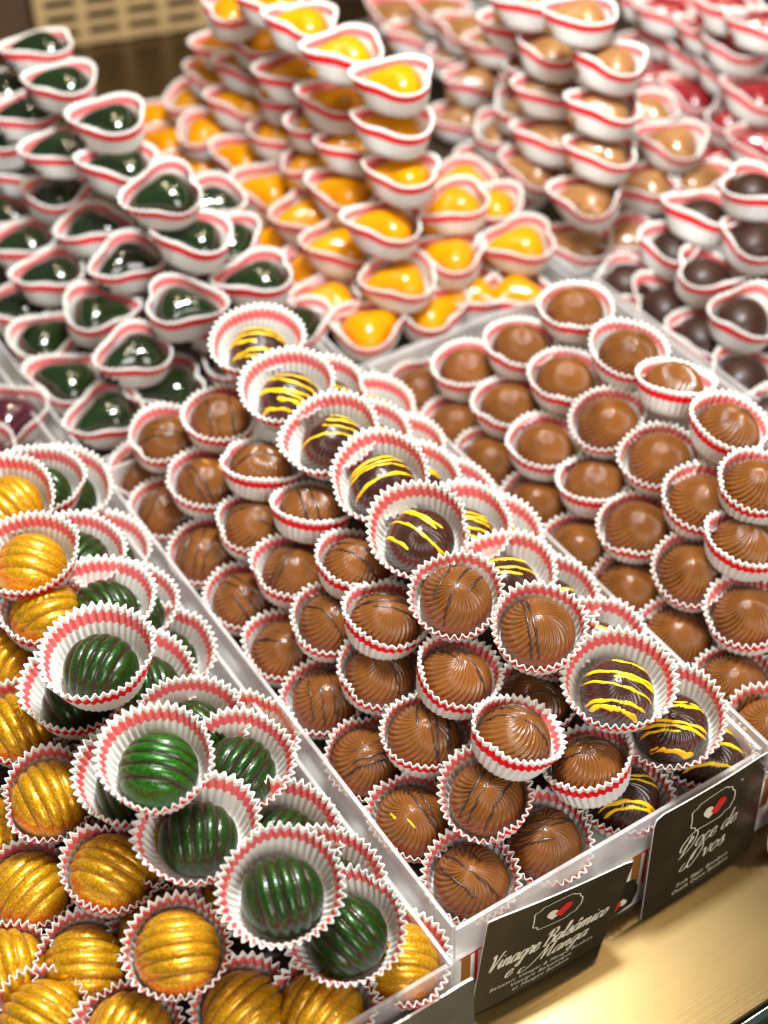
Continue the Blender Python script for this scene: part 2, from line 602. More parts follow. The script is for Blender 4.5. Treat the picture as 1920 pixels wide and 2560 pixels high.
for key in ('A', 'B', 'C', 'D'):
    x0, x1, y0, y1 = TRAYS[key]
    fy = -20.0 if key == 'A' else -10.0
    bx = empty('gift_box', (x0 * MM, fy * MM, -0.045))
    tag(bx, {'A': 'white card box with red lining under the gold chocolates', 'B': 'white striped gift box under the drizzled milk chocolates',
             'C': 'white striped gift box under the plain milk chocolates', 'D': 'white gift box under the dark oval chocolates'}[key], 'box', 'boxes under the trays')
    X = x1 - x0
    L = y1 - fy - 4
    b = MB().box(1, X - 1, 0, L, 0.2, 44)
    b.build('body', ['white_card'], bx, bevel=0.6)
    if key == 'A':
        MB().box(X - 60, X - 2, 1.2, 5.2, 44.05, 44.5).build('lining', ['red_card'], bx)
    for a0, a1 in ((6.0, X / 2 - 15), (X / 2 + 15, X - 8)):
        s = MB()
        k = 1
        xx = a0
        prev = None
        s.poly([(a0 - 1, -0.12, 42.4), (a1 + 3, -0.12, 42.4), (a1 + 3, -0.12, 43.6), (a0 - 1, -0.12, 43.6)], 0)
        while xx < a1:
            if k % 3 == 1:
                s.poly([(xx, -0.15, 20), (xx + 5, -0.15, 20), (xx + 5, -0.15, 43.3), (xx, -0.15, 43.3)], 1)
            else:
                s.poly([(xx, -0.15, 16), (xx + 1.7, -0.15, 16), (xx + 1.7, -0.15, 43.3), (xx, -0.15, 43.3)], 0)
            xx += 7.2 if k % 3 == 1 else 3.6
            k += 1
        s.build('stripes', ['red_print', 'brown_print'], bx)
    lb = MB()
    lw = 14
    ring = []
    for i in range(48):
        a = 2 * math.pi * i / 48
        wob = 1 + 0.035 * math.cos(8 * a)
        ca, sa = math.cos(a), math.sin(a)
        ring.append((X / 2 + (6 if key == 'B' else 0) + lw * wob * math.copysign(abs(ca) ** 0.6, ca), -0.4, 14 + 12 * wob * math.copysign(abs(sa) ** 0.6, sa)))
    lb.poly(ring, 0)
    heart(lb, X / 2 + (10 if key == 'B' else 0), 9, 5.6, 1, 2, -0.7, flip=-1)
    lb.build('emblem_label', ['brown_card', 'cream_print', 'red_print'], bx)

for key in ('G', 'Y', 'T', 'R', 'H'):
    x0, x1, y0, y1 = TRAYS[key]
    b = MB().box(x0 + 1, x1 - 1, y0 + 1, y1 - 1, -44.8, -0.6).build('gift_box', ['white_card'], bevel=0.6)
    tag(b, {'G': 'white gift box under the dark green drop chocolates', 'Y': 'white gift box under the yellow drop chocolates',
            'T': 'white gift box under the tan drop chocolates', 'R': 'white gift box under the deep red drop chocolates',
            'H': 'white gift box under the maroon drop chocolates'}[key], 'box', 'boxes under the trays')

# ------------------------------------------------------------------ written cards
GL = {
    'i': (0.62, [[(0, .4), (.28, 1.0), (.2, .25), (.34, 0), (.62, .35)], [(.36, 1.42), (.40, 1.5)]]),
    'n': (1.0, [[(0, .5), (.2, 1), (.17, .5), (.1, 0)], [(.14, .3), (.5, 1), (.7, .8), (.6, .15), (.76, 0), (1.0, .35)]]),
    'm': (1.5, [[(0, .5), (.2, 1), (.17, .5), (.1, 0)], [(.14, .3), (.48, 1), (.64, .8), (.55, 0)], [(.58, .3), (.95, 1), (1.15, .8), (1.08, .15), (1.24, 0), (1.5, .35)]]),
    'a': (1.0, [[(.74, .85), (.45, 1), (.1, .6), (.1, .1), (.35, 0), (.66, .45), (.8, 1)], [(.8, 1), (.68, .2), (.8, 0), (1.0, .35)]]),
    'g': (1.0, [[(.74, .85), (.45, 1), (.1, .6), (.1, .1), (.35, 0), (.66, .45), (.8, 1)], [(.8, 1), (.68, 0), (.5, -.85), (.2, -.9), (.15, -.6), (.6, -.2), (1.0, .35)]]),
    'r': (.8, [[(0, .4), (.25, 1.1), (.35, .92), (.62, .9), (.48, .25), (.58, 0), (.8, .35)]]),
    'e': (.78, [[(.05, .35), (.5, .55), (.58, .88), (.38, 1), (.1, .65), (.1, .15), (.38, 0), (.78, .35)]]),
    'l': (.62, [[(0, .35), (.42, 1.3), (.45, 1.9), (.3, 2.0), (.18, 1.5), (.18, .3), (.34, 0), (.62, .35)]]),
    's': (.7, [[(0, .3), (.36, 1.05), (.42, .7), (.5, .25), (.28, 0), (.02, .12)], [(.28, 0), (.7, .35)]]),
    'c': (.75, [[(.62, .82), (.42, 1), (.1, .6), (.12, .1), (.38, 0), (.75, .35)]]),
    'o': (.85, [[(.45, 1), (.1, .6), (.14, .08), (.42, 0), (.7, .4), (.68, .85), (.45, 1)], [(.6, .95), (.7, .78), (.85, .85)]]),
    'd': (1.0, [[(.7, .85), (.42, 1), (.1, .6), (.1, .1), (.35, 0), (.62, .4), (.74, .9)], [(.86, 2.0), (.68, .25), (.8, 0), (1.0, .35)]]),
    'v': (.85, [[(0, .75), (.15, 1), (.28, .35), (.34, 0), (.68, .6), (.66, 1), (.85, .9)]]),
    'V': (1.15, [[(0, 1.7), (.22, 2.0), (.36, 1.2), (.38, 0), (.8, 1.0), (1.15, 2.0), (1.3, 1.95)]]),
    'B': (1.3, [[(.42, 1.95), (.32, 1.0), (.15, 0)], [(-.05, 1.5), (.3, 2.0), (.95, 2.0), (1.02, 1.4), (.45, 1.06)], [(.45, 1.06), (1.05, .95), (1.05, .2), (.55, 0), (-.05, .12)]]),
    'M': (1.75, [[(-1.2, .05), (-1.75, .1), (-1.8, -.45), (-1.1, -.45), (-.3, .35), (.42, 1.95)], [(.42, 1.95), (.46, 1.0), (.45, .05)], [(.45, .05), (.85, 1.1), (1.32, 1.95)], [(1.32, 1.95), (1.2, .3), (1.4, 0), (1.75, .35)]]),
    'D': (1.55, [[(.62, 1.75), (.5, .8), (.25, -.35), (.05, -.5)], [(.05, -.5), (.9, .1), (1.3, 1.2), (1.0, 2.1), (.3, 1.9), (-.2, 1.0), (-.1, .35), (.3, .5), (.45, .9)], [(.8, 1.6), (.86, 1.3), (.6, .9)]]),
    'O': (1.5, [[(.8, 1.9), (.25, 1.3), (.1, .2), (.45, -.25), (.95, .5), (1.15, 1.5), (.85, 2.05), (.5, 1.6), (.3, .6)], [(.1, .2), (-.15, -.2), (-.55, -.1), (-.45, .45), (-.2, .55)]]),
    'â': (1.0, [[(.74, .85), (.45, 1), (.1, .6), (.1, .1), (.35, 0), (.66, .45), (.8, 1)], [(.8, 1), (.68, .2), (.8, 0), (1.0, .35)], [(.3, 1.3), (.52, 1.62), (.7, 1.3)]]),
    ' ': (.55, []),
}


def catmull(pts, n=7):
    if len(pts) < 3:
        return pts
    P = [pts[0]] + list(pts) + [pts[-1]]
    res = []
    for i in range(1, len(P) - 2):
        p0, p1, p2, p3 = P[i - 1], P[i], P[i + 1], P[i + 2]
        for j in range(n):
            t = j / n
            res.append(tuple(0.5 * (2 * p1[d] + (p2[d] - p0[d]) * t + (2 * p0[d] - 5 * p1[d] + 4 * p2[d] - p3[d]) * t * t + (3 * p1[d] - p0[d] - 3 * p2[d] + p3[d]) * t ** 3) for d in (0, 1)))
    res.append(P[-2])
    return res


def script_text(place, text, x, z, size, width=None, pen=0.17, shear=0.30, spread=1.0):
    """brush lettering as thin flat ribbons; place(u, v, lift) maps card millimetres to space"""
    adv = sum(GL[c][0] for c in text) * spread
    if width:
        size_x = width / adv
    else:
        size_x = size
    mb = MB()
    cx = 0
    for c in text:
        a, strokes = GL[c]
        for st in strokes:
            pts = catmull(st)
            pts = [(x + (cx + px + shear * pz) * size_x, z + pz * size) for px, pz in pts]
            n = len(pts)
            L, Rr = [], []
            for i in range(n):
                a0, a1 = pts[max(0, i - 1)], pts[min(n - 1, i + 1)]
                dx, dz = a1[0] - a0[0], a1[1] - a0[1]
                d = math.hypot(dx, dz) or 1
                nx, nz_ = -dz / d, dx / d
                w = pen * size * (0.42 + 0.58 * abs(dz / d)) * 0.5
                if dz > 0:
                    w *= 0.72
                L.append((pts[i][0] + nx * w, pts[i][1] + nz_ * w))
                Rr.append((pts[i][0] - nx * w, pts[i][1] - nz_ * w))
            for i in range(n - 1):
                mb.poly([place(*L[i], .12), place(*L[i + 1], .12), place(*Rr[i + 1], .12), place(*Rr[i], .12)])
        cx += a * spread
    return mb


def print_text(place, text, x, z, size, width, shear=0.25):
    cu = bpy.data.curves.new('small_print', 'FONT')
    cu.body = text
    cu.size = 1.0
    cu.shear = shear
    cu.space_character = 1.15
    cu.resolution_u = 2
    tmp = bpy.data.objects.new('tmp', cu)
    COL.objects.link(tmp)
    dg = bpy.context.evaluated_depsgraph_get()
    me = bpy.data.meshes.new_from_object(tmp.evaluated_get(dg))
    bpy.data.objects.remove(tmp)
    xs = [v.co.x for v in me.vertices]
    w = max(xs) - min(xs)
    sx = width / w
    mb = MB()
    vs = [place(x + (v.co.x - min(xs)) * sx, z + v.co.y * size, .12) for v in me.vertices]
    mb.v = vs
    mb.f = [tuple(p_.vertices) for p_ in me.polygons]
    mb.m = [0] * len(mb.f)
    bpy.data.meshes.remove(me)
    return mb


def card(label, BL, BR, TL, TR, mat, corners=(0, 0), thick=0.6):
    """corner points in mm; returns the Empty, its size and a function from card mm to local mm"""
    BL, BR, TL, TR = [Vector(v) for v in (BL, BR, TL, TR)]
    e = empty('price_card', BL * MM)
    tag(e, label, 'price card', 'cards in front of the trays')
    W = (BR - BL).length
    H = (TL - BL).length
    nrm = (BR - BL).cross(TL - BL).normalized()

    def place(u, v, lift=0.0):
        a, b_ = u / W, v / H
        bend = 0.9 * math.sin(math.pi * a)
        q = BL * (1 - a) * (1 - b_) + BR * a * (1 - b_) + TL * (1 - a) * b_ + TR * a * b_ - BL
        q = q + nrm * (lift + bend)
        return (q.x, q.y, q.z)
    nu, nv = 14, 10
    mb = MB()

    def edge(u, v):
        # soft top corners
        for side, r in ((0, corners[0]), (1, corners[1])):
            if r:
                cu_ = r if side == 0 else W - r
                cv = H - r
                du = (cu_ - u) if side == 0 else (u - cu_)
                dv = v - cv
                if du > 0 and dv > 0 and math.hypot(du, dv) > r:
                    f = r / math.hypot(du, dv)
                    u = cu_ - du * f if side == 0 else cu_ + du * f
                    v = cv + dv * f
        return u, v
    grid = [[edge(W * i / nu, H * (1 - (1 - j / nv) ** 1.6)) for i in range(nu + 1)] for j in range(nv + 1)]
    idx = {}
    for s_, lift in ((0, 0.0), (1, -thick)):
        for j in range(nv + 1):
            for i in range(nu + 1):
                idx[(s_, i, j)] = len(mb.v)
                mb.v.append(place(*grid[j][i], lift))
    for j in range(nv):
        for i in range(nu):
            mb.f.append((idx[0, i, j], idx[0, i + 1, j], idx[0, i + 1, j + 1], idx[0, i, j + 1]))
            mb.m.append(0)
            mb.f.append((idx[1, i, j], idx[1, i, j + 1], idx[1, i + 1, j + 1], idx[1, i + 1, j]))
            mb.m.append(1)
    border = [(i, 0) for i in range(nu)] + [(nu, j) for j in range(nv)] + [(i, nv) for i in range(nu, 0, -1)] + [(0, j) for j in range(nv, 0, -1)]
    for a, b_ in zip(border, border[1:] + border[:1]):
        mb.f.append((idx[(0,) + a], idx[(1,) + a], idx[(1,) + b_], idx[(0,) + b_]))
        mb.m.append(1)
    mb.build('card_sheet', [mat, 'white_card'], e)
    return e, W, H, place


def emblem(place, e, cx, cz, S):
    fr = MB()
    ring = []
    for i in range(72):
        a = 2 * math.pi * i / 72
        ca, sa = math.cos(a), math.sin(a)
        wob = 1 + 0.05 * math.cos(4 * a + 0.6) + 0.035 * math.cos(9 * a)
        ring.append((cx + 1.45 * S * wob * math.copysign(abs(ca) ** .5, ca), cz + 1.05 * S * wob * math.copysign(abs(sa) ** .55, sa)))
    n = len(ring)
    for i in range(n):
        p0, p1 = ring[i], ring[(i + 1) % n]

        def sc(p_, f):
            return (cx + (p_[0] - cx) * f, cz + (p_[1] - cz) * f)
        fr.poly([place(*sc(p0, 1), .12), place(*sc(p1, 1), .12), place(*sc(p1, 0.955), .12), place(*sc(p0, 0.955), .12)])
    fr.build('emblem_frame', ['cream_print'], e)
    hb = MB()
    heart(hb, cx, cz, S * .88, 0, 1, 0)
    hb.v = [place(v[0], v[2], .14 - v[1]) for v in hb.v]
    hb.build('heart_emblem', ['cream_print', 'red_print'], e)


e, W, H, pl = card('dark brown card lettered Vinagre Balsâmico e Manga with a heart emblem',
                   (8, -15.5, -44.6), (82, -18, -44.6), (15.5, -15.5, 26), (92.5, -20.5, 17), 'brown_card', (1.5, 4))
emblem(pl, e, W * .49, H * .80, 8.4)
script_text(pl, 'Vinagre Balsâmico', W * .06, H * .43, 5.7, W * .86, pen=.23).build('lettering', ['cream_print'], e)
script_text(pl, 'e', W * .20, H * .275, 5.0, pen=.23).build('lettering', ['cream_print'], e)
script_text(pl, 'Manga', W * .43, H * .285, 5.0, W * .37, pen=.23).build('lettering', ['cream_print'], e)
print_text(pl, 'Balsamic Vinegar & Mango Bonbon', W * .11, H * .185, 3.6, W * .76).build('small_print', ['cream_print'], e)
print_text(pl, 'Vinaigre Balsamique', W * .27, H * .125, 3.6, W * .45).build('small_print', ['cream_print'], e)
print_text(pl, 'et Mangue Bonbon', W * .29, H * .065, 3.6, W * .42).build('small_print', ['cream_print'], e)

e, W, H, pl = card('dark brown card lettered Doce de Ovos with a heart emblem',
                   (105, -18.5, -44.6), (178, -15.5, -44.6), (108, -14.5, 28.5), (176, -14.0, 29), 'brown_card', (5, 2))
emblem(pl, e, W * .52, H * .77, 9.5)
script_text(pl, 'Doce de', W * .27, H * .47, 5.6, W * .50, pen=.17).build('lettering', ['cream_print'], e)
script_text(pl, 'Ovos', W * .34, H * .30, 5.8, W * .34, pen=.17).build('lettering', ['cream_print'], e)
print_text(pl, 'Soft Eggs Bonbon', W * .28, H * .13, 3.4, W * .46).build('small_print', ['cream_print'], e)
print_text(pl, 'Oeufs Doux Bonbon', W * .25, H * .07, 3.4, W * .50).build('small_print', ['cream_print'], e)

card('grey-brown card with a pale top edge at the bottom of the photo', (-74, -27.5, -44.6), (1, -28.5, -44.6), (-74, -26, 12), (0.5, -27, 12), 'grey_card', (1, 2), 1.2)

# white and red ribbon bow lying at the right end of the Doce de Ovos card
rb_ = empty('ribbon_bow', (0.187, -0.021, -0.0445))
tag(rb_, 'white ribbon bow with a red band beside the Doce de Ovos card', 'ribbon')


def loop(name, pts, w, mat):
    mb = MB()
    P = [Vector(p_) for p_ in pts]
    path = []
    for i in range(len(P) - 1):
        p0, p1, p2, p3 = P[max(0, i - 1)], P[i], P[i + 1], P[min(len(P) - 1, i + 2)]
        for j in range(8):
            t = j / 8
            path.append(.5 * (2 * p1 + (p2 - p0) * t + (2 * p0 - 5 * p1 + 4 * p2 - p3) * t * t + (3 * p1 - p0 - 3 * p2 + p3) * t ** 3))
    path.append(P[-1])
    for i, q in enumerate(path):
        d = (path[min(i + 1, len(path) - 1)] - path[max(0, i - 1)]).normalized()
        side = d.cross(Vector((-.35, -.6, .7))).normalized() * w * .5
        for o_ in (-1, -.34, .34, 1):
            mb.v.append(tuple(q + side * o_))
    for i in range(len(path) - 1):
        for k_ in range(3):
            mb.f.append((i * 4 + k_, i * 4 + k_ + 1, i * 4 + k_ + 5, i * 4 + k_ + 4))
            mb.m.append(1 if k_ == 1 and mat else 0)
    o = mb.build(name, ['white_card', 'red_print'], rb_, smooth=True)
    sd = o.modifiers.new('thickness', 'SOLIDIFY')
    sd.thickness = .0004


loop('ribbon_loop', [(0, 0, 14), (-6, -4, 26), (-3, -2, 38), (6, 0, 36), (5, 1, 22), (0, 0, 14)], 7, True)
loop('ribbon_loop', [(0, 0, 14), (10, -3, 24), (22, -4, 30), (24, -2, 20), (12, 0, 14), (0, 0, 14)], 7, True)
loop('ribbon_tail', [(0, 0, 14), (-5, -5, 8), (-4, -9, 1)], 7, True)
loop('ribbon_tail', [(0, 0, 14), (6, -6, 7), (10, -11, 1)], 7, True)
kn = MB().box(-4, 4, -4, 3, 10, 18).build('knot', ['red_print'], rb_, bevel=2.5)

# ------------------------------------------------------------------ paper cups
rnd = random.Random(11)


def drop_outline(a, amt):
    a = (a + math.pi) % (2 * math.pi) - math.pi
    return 1 + amt * (0.20 * math.exp(-(a / .42) ** 2) + 0.105 * math.cos(3 * a) - 0.07 * math.exp(-((a - 1.0) / .5) ** 2) - 0.05 * math.exp(-((a + 1.1) / .5) ** 2))


def cup_mesh(rb, rt, h, pleats, amp, drop, seed):
    r_ = random.Random(seed)
    ph = [r_.uniform(0, 6.28) for _ in range(6)]
    oval = r_.uniform(0.0, 0.06)
    zr = r_.uniform(.2, 1.0)
    fold = r_.choice((-2.4, -1.4, -.6, 1.0))
    fa = r_.uniform(0, 6.28)
    spp = 6
    n = pleats * spp
    jit = [r_.uniform(.7, 1.25) for _ in range(pleats)]
    J = 11
    v, f, fm, uv = [], [], [], []

    def pt(i, t, inner):
        a = 2 * math.pi * i / n
        s = i % spp / spp * 2 * math.pi
        wv = math.sin(s) + .18 * math.sin(3 * s)
        A = (0.28 + (amp - 0.28) * t ** 1.6) * jit[i // spp]
        r = rb + (rt - rb) * t ** 0.9
        if t < .12:
            r -= (0.12 - t) / .12 * 1.2
        r += fold * t * t * math.exp(-(((a - fa + math.pi) % (2 * math.pi) - math.pi) / .25) ** 2)
        r *= 1 + oval * t * math.cos(2 * a + ph[0]) + .020 * t * math.cos(3 * a + ph[1]) + .01 * t * math.cos(5 * a + ph[2])
        if drop:
            r *= drop_outline(a, .35 + .75 * t)
        r += A * wv - (0.3 if inner else 0)
        z = h * t + t * (0.5 * math.cos(2 * a + ph[3]) + .35 * math.cos(3 * a + ph[4]) + .2 * math.sin(s))
        if drop:
            z += t * t * (0.5 * math.cos(2 * a) + .3 * math.cos(a) + zr * math.cos(2 * a + ph[5]))
        if inner:
            z = max(z, .45)
        return (r * math.cos(a), r * math.sin(a), z)
    for inner in (0, 1):
        for j in range(J + 1):
            t = j / J
            for i in range(n):
                v.append(pt(i, t, inner))
                uv.append((i / n, t - .045 if drop and t > .4 else t))
    off = n * (J + 1)
    for j in range(J):
        for i in range(n):
            a, b_ = j * n + i, j * n + (i + 1) % n
            c, d = b_ + n, a + n
            f.append((a, b_, c, d))
            fm.append(0)
            f.append((off + a, off + d, off + c, off + b_))
            fm.append(1)
    top = J * n
    for i in range(n):
        a, b_ = top + i, top + (i + 1) % n
        f.append((a, b_, off + b_, off + a))
        fm.append(0)
    c0 = len(v)
    v.append((0, 0, 0.05))
    uv.append((0, 0))
    c1 = len(v)
    v.append((0, 0, .45))
    uv.append((0, 0))
    for i in range(n):
        b_ = (i + 1) % n
        f.append((c0, b_, i))
        fm.append(0)
        f.append((c1, off + i, off + b_))
        fm.append(1)
    return mesh('paper_cup', v, f, ['paper_outside', 'paper_inside'], fm, True, uv)


CUPS = {
    'tight': [cup_mesh(17.2, 21.4, 17.0, 36, 1.25, False, s) for s in range(10)],
    'flared': [cup_mesh(17.6, 25.2, 22.0, 42, 1.25, False, 20 + s) for s in range(8)],
    'drop': [cup_mesh(18.0, 21.8, 20.0, 42, 1.15, True, 40 + s) for s in range(10)],
}

# ------------------------------------------------------------------ chocolates
R0 = 17.0
ZC, HT = 6.0, 16.0


def dome_profile(q):
    """q 0 apex .. 1 equator .. 1.35 foot -> (r, z, slope angle)"""
    if q <= 1:
        phi = q * math.pi / 2
        return R0 * math.sin(phi), ZC + HT * math.cos(phi), phi
    s = (q - 1) / .35
    return R0 - 1.9 * s * s, ZC - ZC * s, math.pi / 2


def swirl_dome(mat, ribs, depth, tw, seed=1, spp=7, J=40):
    r_ = random.Random(seed)
    jit = [r_.uniform(.65, 1.15) for _ in range(ribs + 1)]
    ph = [r_.uniform(0, 6.28) for _ in range(3)]
    dents = [(r_.uniform(0, 6.28), r_.uniform(.25, 1.0), r_.uniform(.05, .14), r_.uniform(.3, .8)) for _ in range(4)]
    n = ribs * spp
    v = [(0, 0, ZC + HT)]
    f = []
    for j in range(1, J + 1):
        q = 1.35 * j / J
        r, z, phi = dome_profile(q)
        env = min(1, max(0, (q - .05) / .32)) * (1 if q < .95 else max(0, 1 - (q - .95) / .25) * .8 + .2 * (q < 1.2))
        for i in range(n):
            a = 2 * math.pi * i / n
            w = abs(math.sin(.5 * (ribs * (a + tw * q * q)))) ** .75
            ri = ((a + tw * q * q) / (2 * math.pi) * ribs) % ribs
            d = -depth * env * (1 - w) * jit[int(ri)] + .16 * math.sin(2 * a + ph[0]) * q + .10 * math.sin(5 * a + ph[1] + 3 * q)
            for da, dq, dw, dd in dents:
                e2 = ((math.atan2(math.sin(a - da), math.cos(a - da)) * max(q, .1)) ** 2 + (q - dq) ** 2) / (dw * dw)
                if e2 < 6:
                    d -= dd * .5 * math.exp(-e2)
            rr = r + d * math.sin(phi)
            v.append((rr * math.cos(a), rr * math.sin(a), z + d * math.cos(phi)))
    for i in range(n):
        f.append((0, 1 + i, 1 + (i + 1) % n))
    for j in range(J - 1):
        for i in range(n):
            a, b_ = 1 + j * n + i, 1 + j * n + (i + 1) % n
            f.append((a, a + n, b_ + n, b_))
    f.append(tuple(1 + (J - 1) * n + i for i in range(n - 1, -1, -1)))
    return mesh('chocolate', v, f, [mat])


def ridged_dome(mat, pitch, depth, off, scale=1.0):
    n, J = 144, 60
    v = [(0, 0, ZC + HT)]
    dust = [abs(math.sin(math.pi * off)) ** .6]
    f = []
    for j in range(1, J + 1):
        q = 1.35 * j / J
        r, z, phi = dome_profile(q)
        for i in range(n):
            a = 2 * math.pi * i / n
            x, y = r * math.cos(a), r * math.sin(a)
            u = x / (1 - .22 * (y / R0) ** 2)
            w = abs(math.sin(math.pi * (u / pitch + off))) ** .6
            hgt = (z - 4) / 6
            env = max(0, min(1, hgt)) * max(0, min(1, (15.9 - abs(u)) / 3))
            d = -depth * env * (1 - w)
            dust.append(1 - env * (1 - w))
            nx, ny, nz_ = math.sin(phi) * math.cos(a), math.sin(phi) * math.sin(a), math.cos(phi)
            v.append((x + d * nx, y + d * ny, z + d * nz_))
    w0 = abs(math.sin(math.pi * off)) ** .6
    v[0] = (0, 0, ZC + HT - depth * (1 - w0))
    for i in range(n):
        f.append((0, 1 + i, 1 + (i + 1) % n))
    for j in range(J - 1):
        for i in range(n):
            a, b_ = 1 + j * n + i, 1 + j * n + (i + 1) % n
            f.append((a, a + n, b_ + n, b_))
    f.append(tuple(1 + (J - 1) * n + i for i in range(n - 1, -1, -1)))
    v = [(x * scale, y * scale, z * scale) for x, y, z in v]
    me = mesh('chocolate', v, f, [mat])
    at = me.attributes.new('dust', 'FLOAT', 'POINT')
    at.data.foreach_set('value', dust)
    return me


def drop_dome(mat, R, H, amt, seed, oval=1.0, brush=0.0):
    r_ = random.Random(seed)
    n, J = 96, 26
    ph = r_.uniform(0, 6)
    v = [(0, 0, H)]
    f = []
    for j in range(1, J + 1):
        q = j / J
        if q < .78:
            t = q / .78
            rho = math.sin(t * math.pi / 2)
            z = 3.6 + (H - 3.6) * math.cos(t * math.pi / 2) ** .9
        else:
            t = (q - .78) / .22
            rho = 1 - .10 * t * t
            z = 3.6 * (1 - t)
        for i in range(n):
            a = 2 * math.pi * i / n
            tipa = 0.20 * amt * math.exp(-(math.atan2(math.sin(a), math.cos(a)) / .38) ** 2)
            r = R * rho * (1 + (drop_outline(a, amt) + tipa - 1) * (.5 + .5 * rho))
            x, y = r * math.cos(a) * oval, r * math.sin(a)
            zz_ = z + .25 * math.cos(2 * a + ph) * rho * (1 if z > 1 else z)
            if brush:
                zz_ += brush * math.sin(y * 2.1 + .4 * math.sin(x * .3)) * (1 if z > 3 else 0)
            v.append((x, y, max(0, zz_) if z < .01 else zz_))
    for i in range(n):
        f.append((0, 1 + i, 1 + (i + 1) % n))
    for j in range(J - 1):
        for i in range(n):
            a, b_ = 1 + j * n + i, 1 + j * n + (i + 1) % n
            f.append((a, a + n, b_ + n, b_))
    f.append(tuple(1 + (J - 1) * n + i for i in range(n - 1, -1, -1)))
    return mesh('chocolate', v, f, [mat])


def on_dome(u, w, lift):
    rho = min(math.hypot(u, w), R0 * .995)
    phi = math.asin(rho / R0)
    a = math.atan2(w, u)
    nx, ny, nz_ = math.sin(phi) * math.cos(a), math.sin(phi) * math.sin(a), math.cos(phi)
    return (rho * math.cos(a) + nx * lift, rho * math.sin(a) + ny * lift, ZC + HT * math.cos(phi) + nz_ * lift)


def stroke(mb, pts, hw, mat, r_, thick=.45):
    """a low rounded bead of icing laid over the dome along pts"""
    n = len(pts)
    secs = []
    o0 = r_.uniform(0, 6)
    ws = [hw * (1 + .45 * math.sin(i * .55 + o0) * r_.random()) for i in range(n)]
    for i, (u, w) in enumerate(pts):
        a0, a1 = pts[max(0, i - 1)], pts[min(n - 1, i + 1)]
        dx, dy = a1[0] - a0[0], a1[1] - a0[1]
        d = math.hypot(dx, dy) or 1
        px, py = -dy / d, dx / d
        e_ = min(1, .25 + min(i, n - 1 - i) * .5)
        ww = ws[i] * e_
        # across the slope the bead keeps its width on the surface
        rho = math.hypot(u, w)
        sec = []
        for k_, (o_, l_) in enumerate(((-1, -.5), (-.8, .45), (-.35, .9), (.35, .9), (.8, .45), (1, -.5))):
            sec.append(on_dome(u + px * ww * o_, w + py * ww * o_, l_ * thick * hw * e_ - .05))
        secs.append(sec)
    b = len(mb.v)
    for s in secs:
        mb.v += s
    for i in range(n - 1):
        for k_ in range(5):
            a = b + i * 6 + k_
            mb.f.append((a, a + 1, a + 7, a + 6))
            mb.m.append(mat)


def drizzle_mesh(kind, seed):
    r_ = random.Random(seed)
    mb = MB()
    ang = r_.uniform(0, 360) if kind == 'milk' else r_.uniform(-14, 14)
    if kind == 'milk':
        offs = []
        base = r_.uniform(-9, -3)
        for i in range(r_.choice((2, 3, 3, 4))):
            offs.append(base)
            base += r_.choice((2.2, 4.5, 7.0)) + r_.uniform(-.4, .6)
        hw, thick = .52, .7
    else:
        offs = []
        base = r_.uniform(-13, -9)
        while base < 12:
            offs.append(base)
            base += r_.choice((2.6, 3.2, 4.6, 7.0)) + r_.uniform(-.3, .5)
        hw, thick = .66, .30
    for o_ in offs:
        if kind != 'milk' and r_.random() < .12:
            continue
        bow = r_.uniform(-2.0, 2.0)
        tilt = r_.uniform(-.12, .12)
        lim = math.sqrt(max(4, (R0 * .985) ** 2 - o_ * o_))
        s0, s1 = -lim, lim
        if r_.random() < (.5 if kind == 'milk' else .35):
            if r_.random() < .5:
                s0 = r_.uniform(-.6, .1) * lim
            else:
                s1 = r_.uniform(-.1, .6) * lim
        pts = []
        n = 26
        c, sn = math.cos(math.radians(ang)), math.sin(math.radians(ang))
        for i in range(n):
            s = s0 + (s1 - s0) * i / (n - 1)
            w = o_ + bow * (1 - (s / R0) ** 2) + tilt * s + .18 * math.sin(s * .8 + o_)
            u = s
            rho = math.hypot(u, w)
            if rho > R0 * .985:
                u *= R0 * .985 / rho
                w *= R0 * .985 / rho
            pts.append((u * c - w * sn, u * sn + w * c))
        stroke(mb, pts, hw * r_.uniform(.75, 1.3), 0, r_, thick)
    if kind == 'milk' and r_.random() < .12:
        for _ in range(r_.choice((1, 1, 2))):
            a = r_.uniform(0, 6.28)
            rr = r_.uniform(4, 12)
            l_ = r_.uniform(1.5, 3.5)
            t_ = math.radians(ang) + r_.uniform(-.3, .3)
            pts = [(rr * math.cos(a) + math.cos(t_) * l_ * (i / 4 - 1), rr * math.sin(a) + math.sin(t_) * l_ * (i / 4 - 1)) for i in range(9)]
            stroke(mb, pts, r_.uniform(.35, .7), 1, r_, .2)
    return mesh('drizzle', mb.v, mb.f, ['dark_drizzle' if kind == 'milk' else 'yellow_drizzle', 'orange_smear'], mb.m)


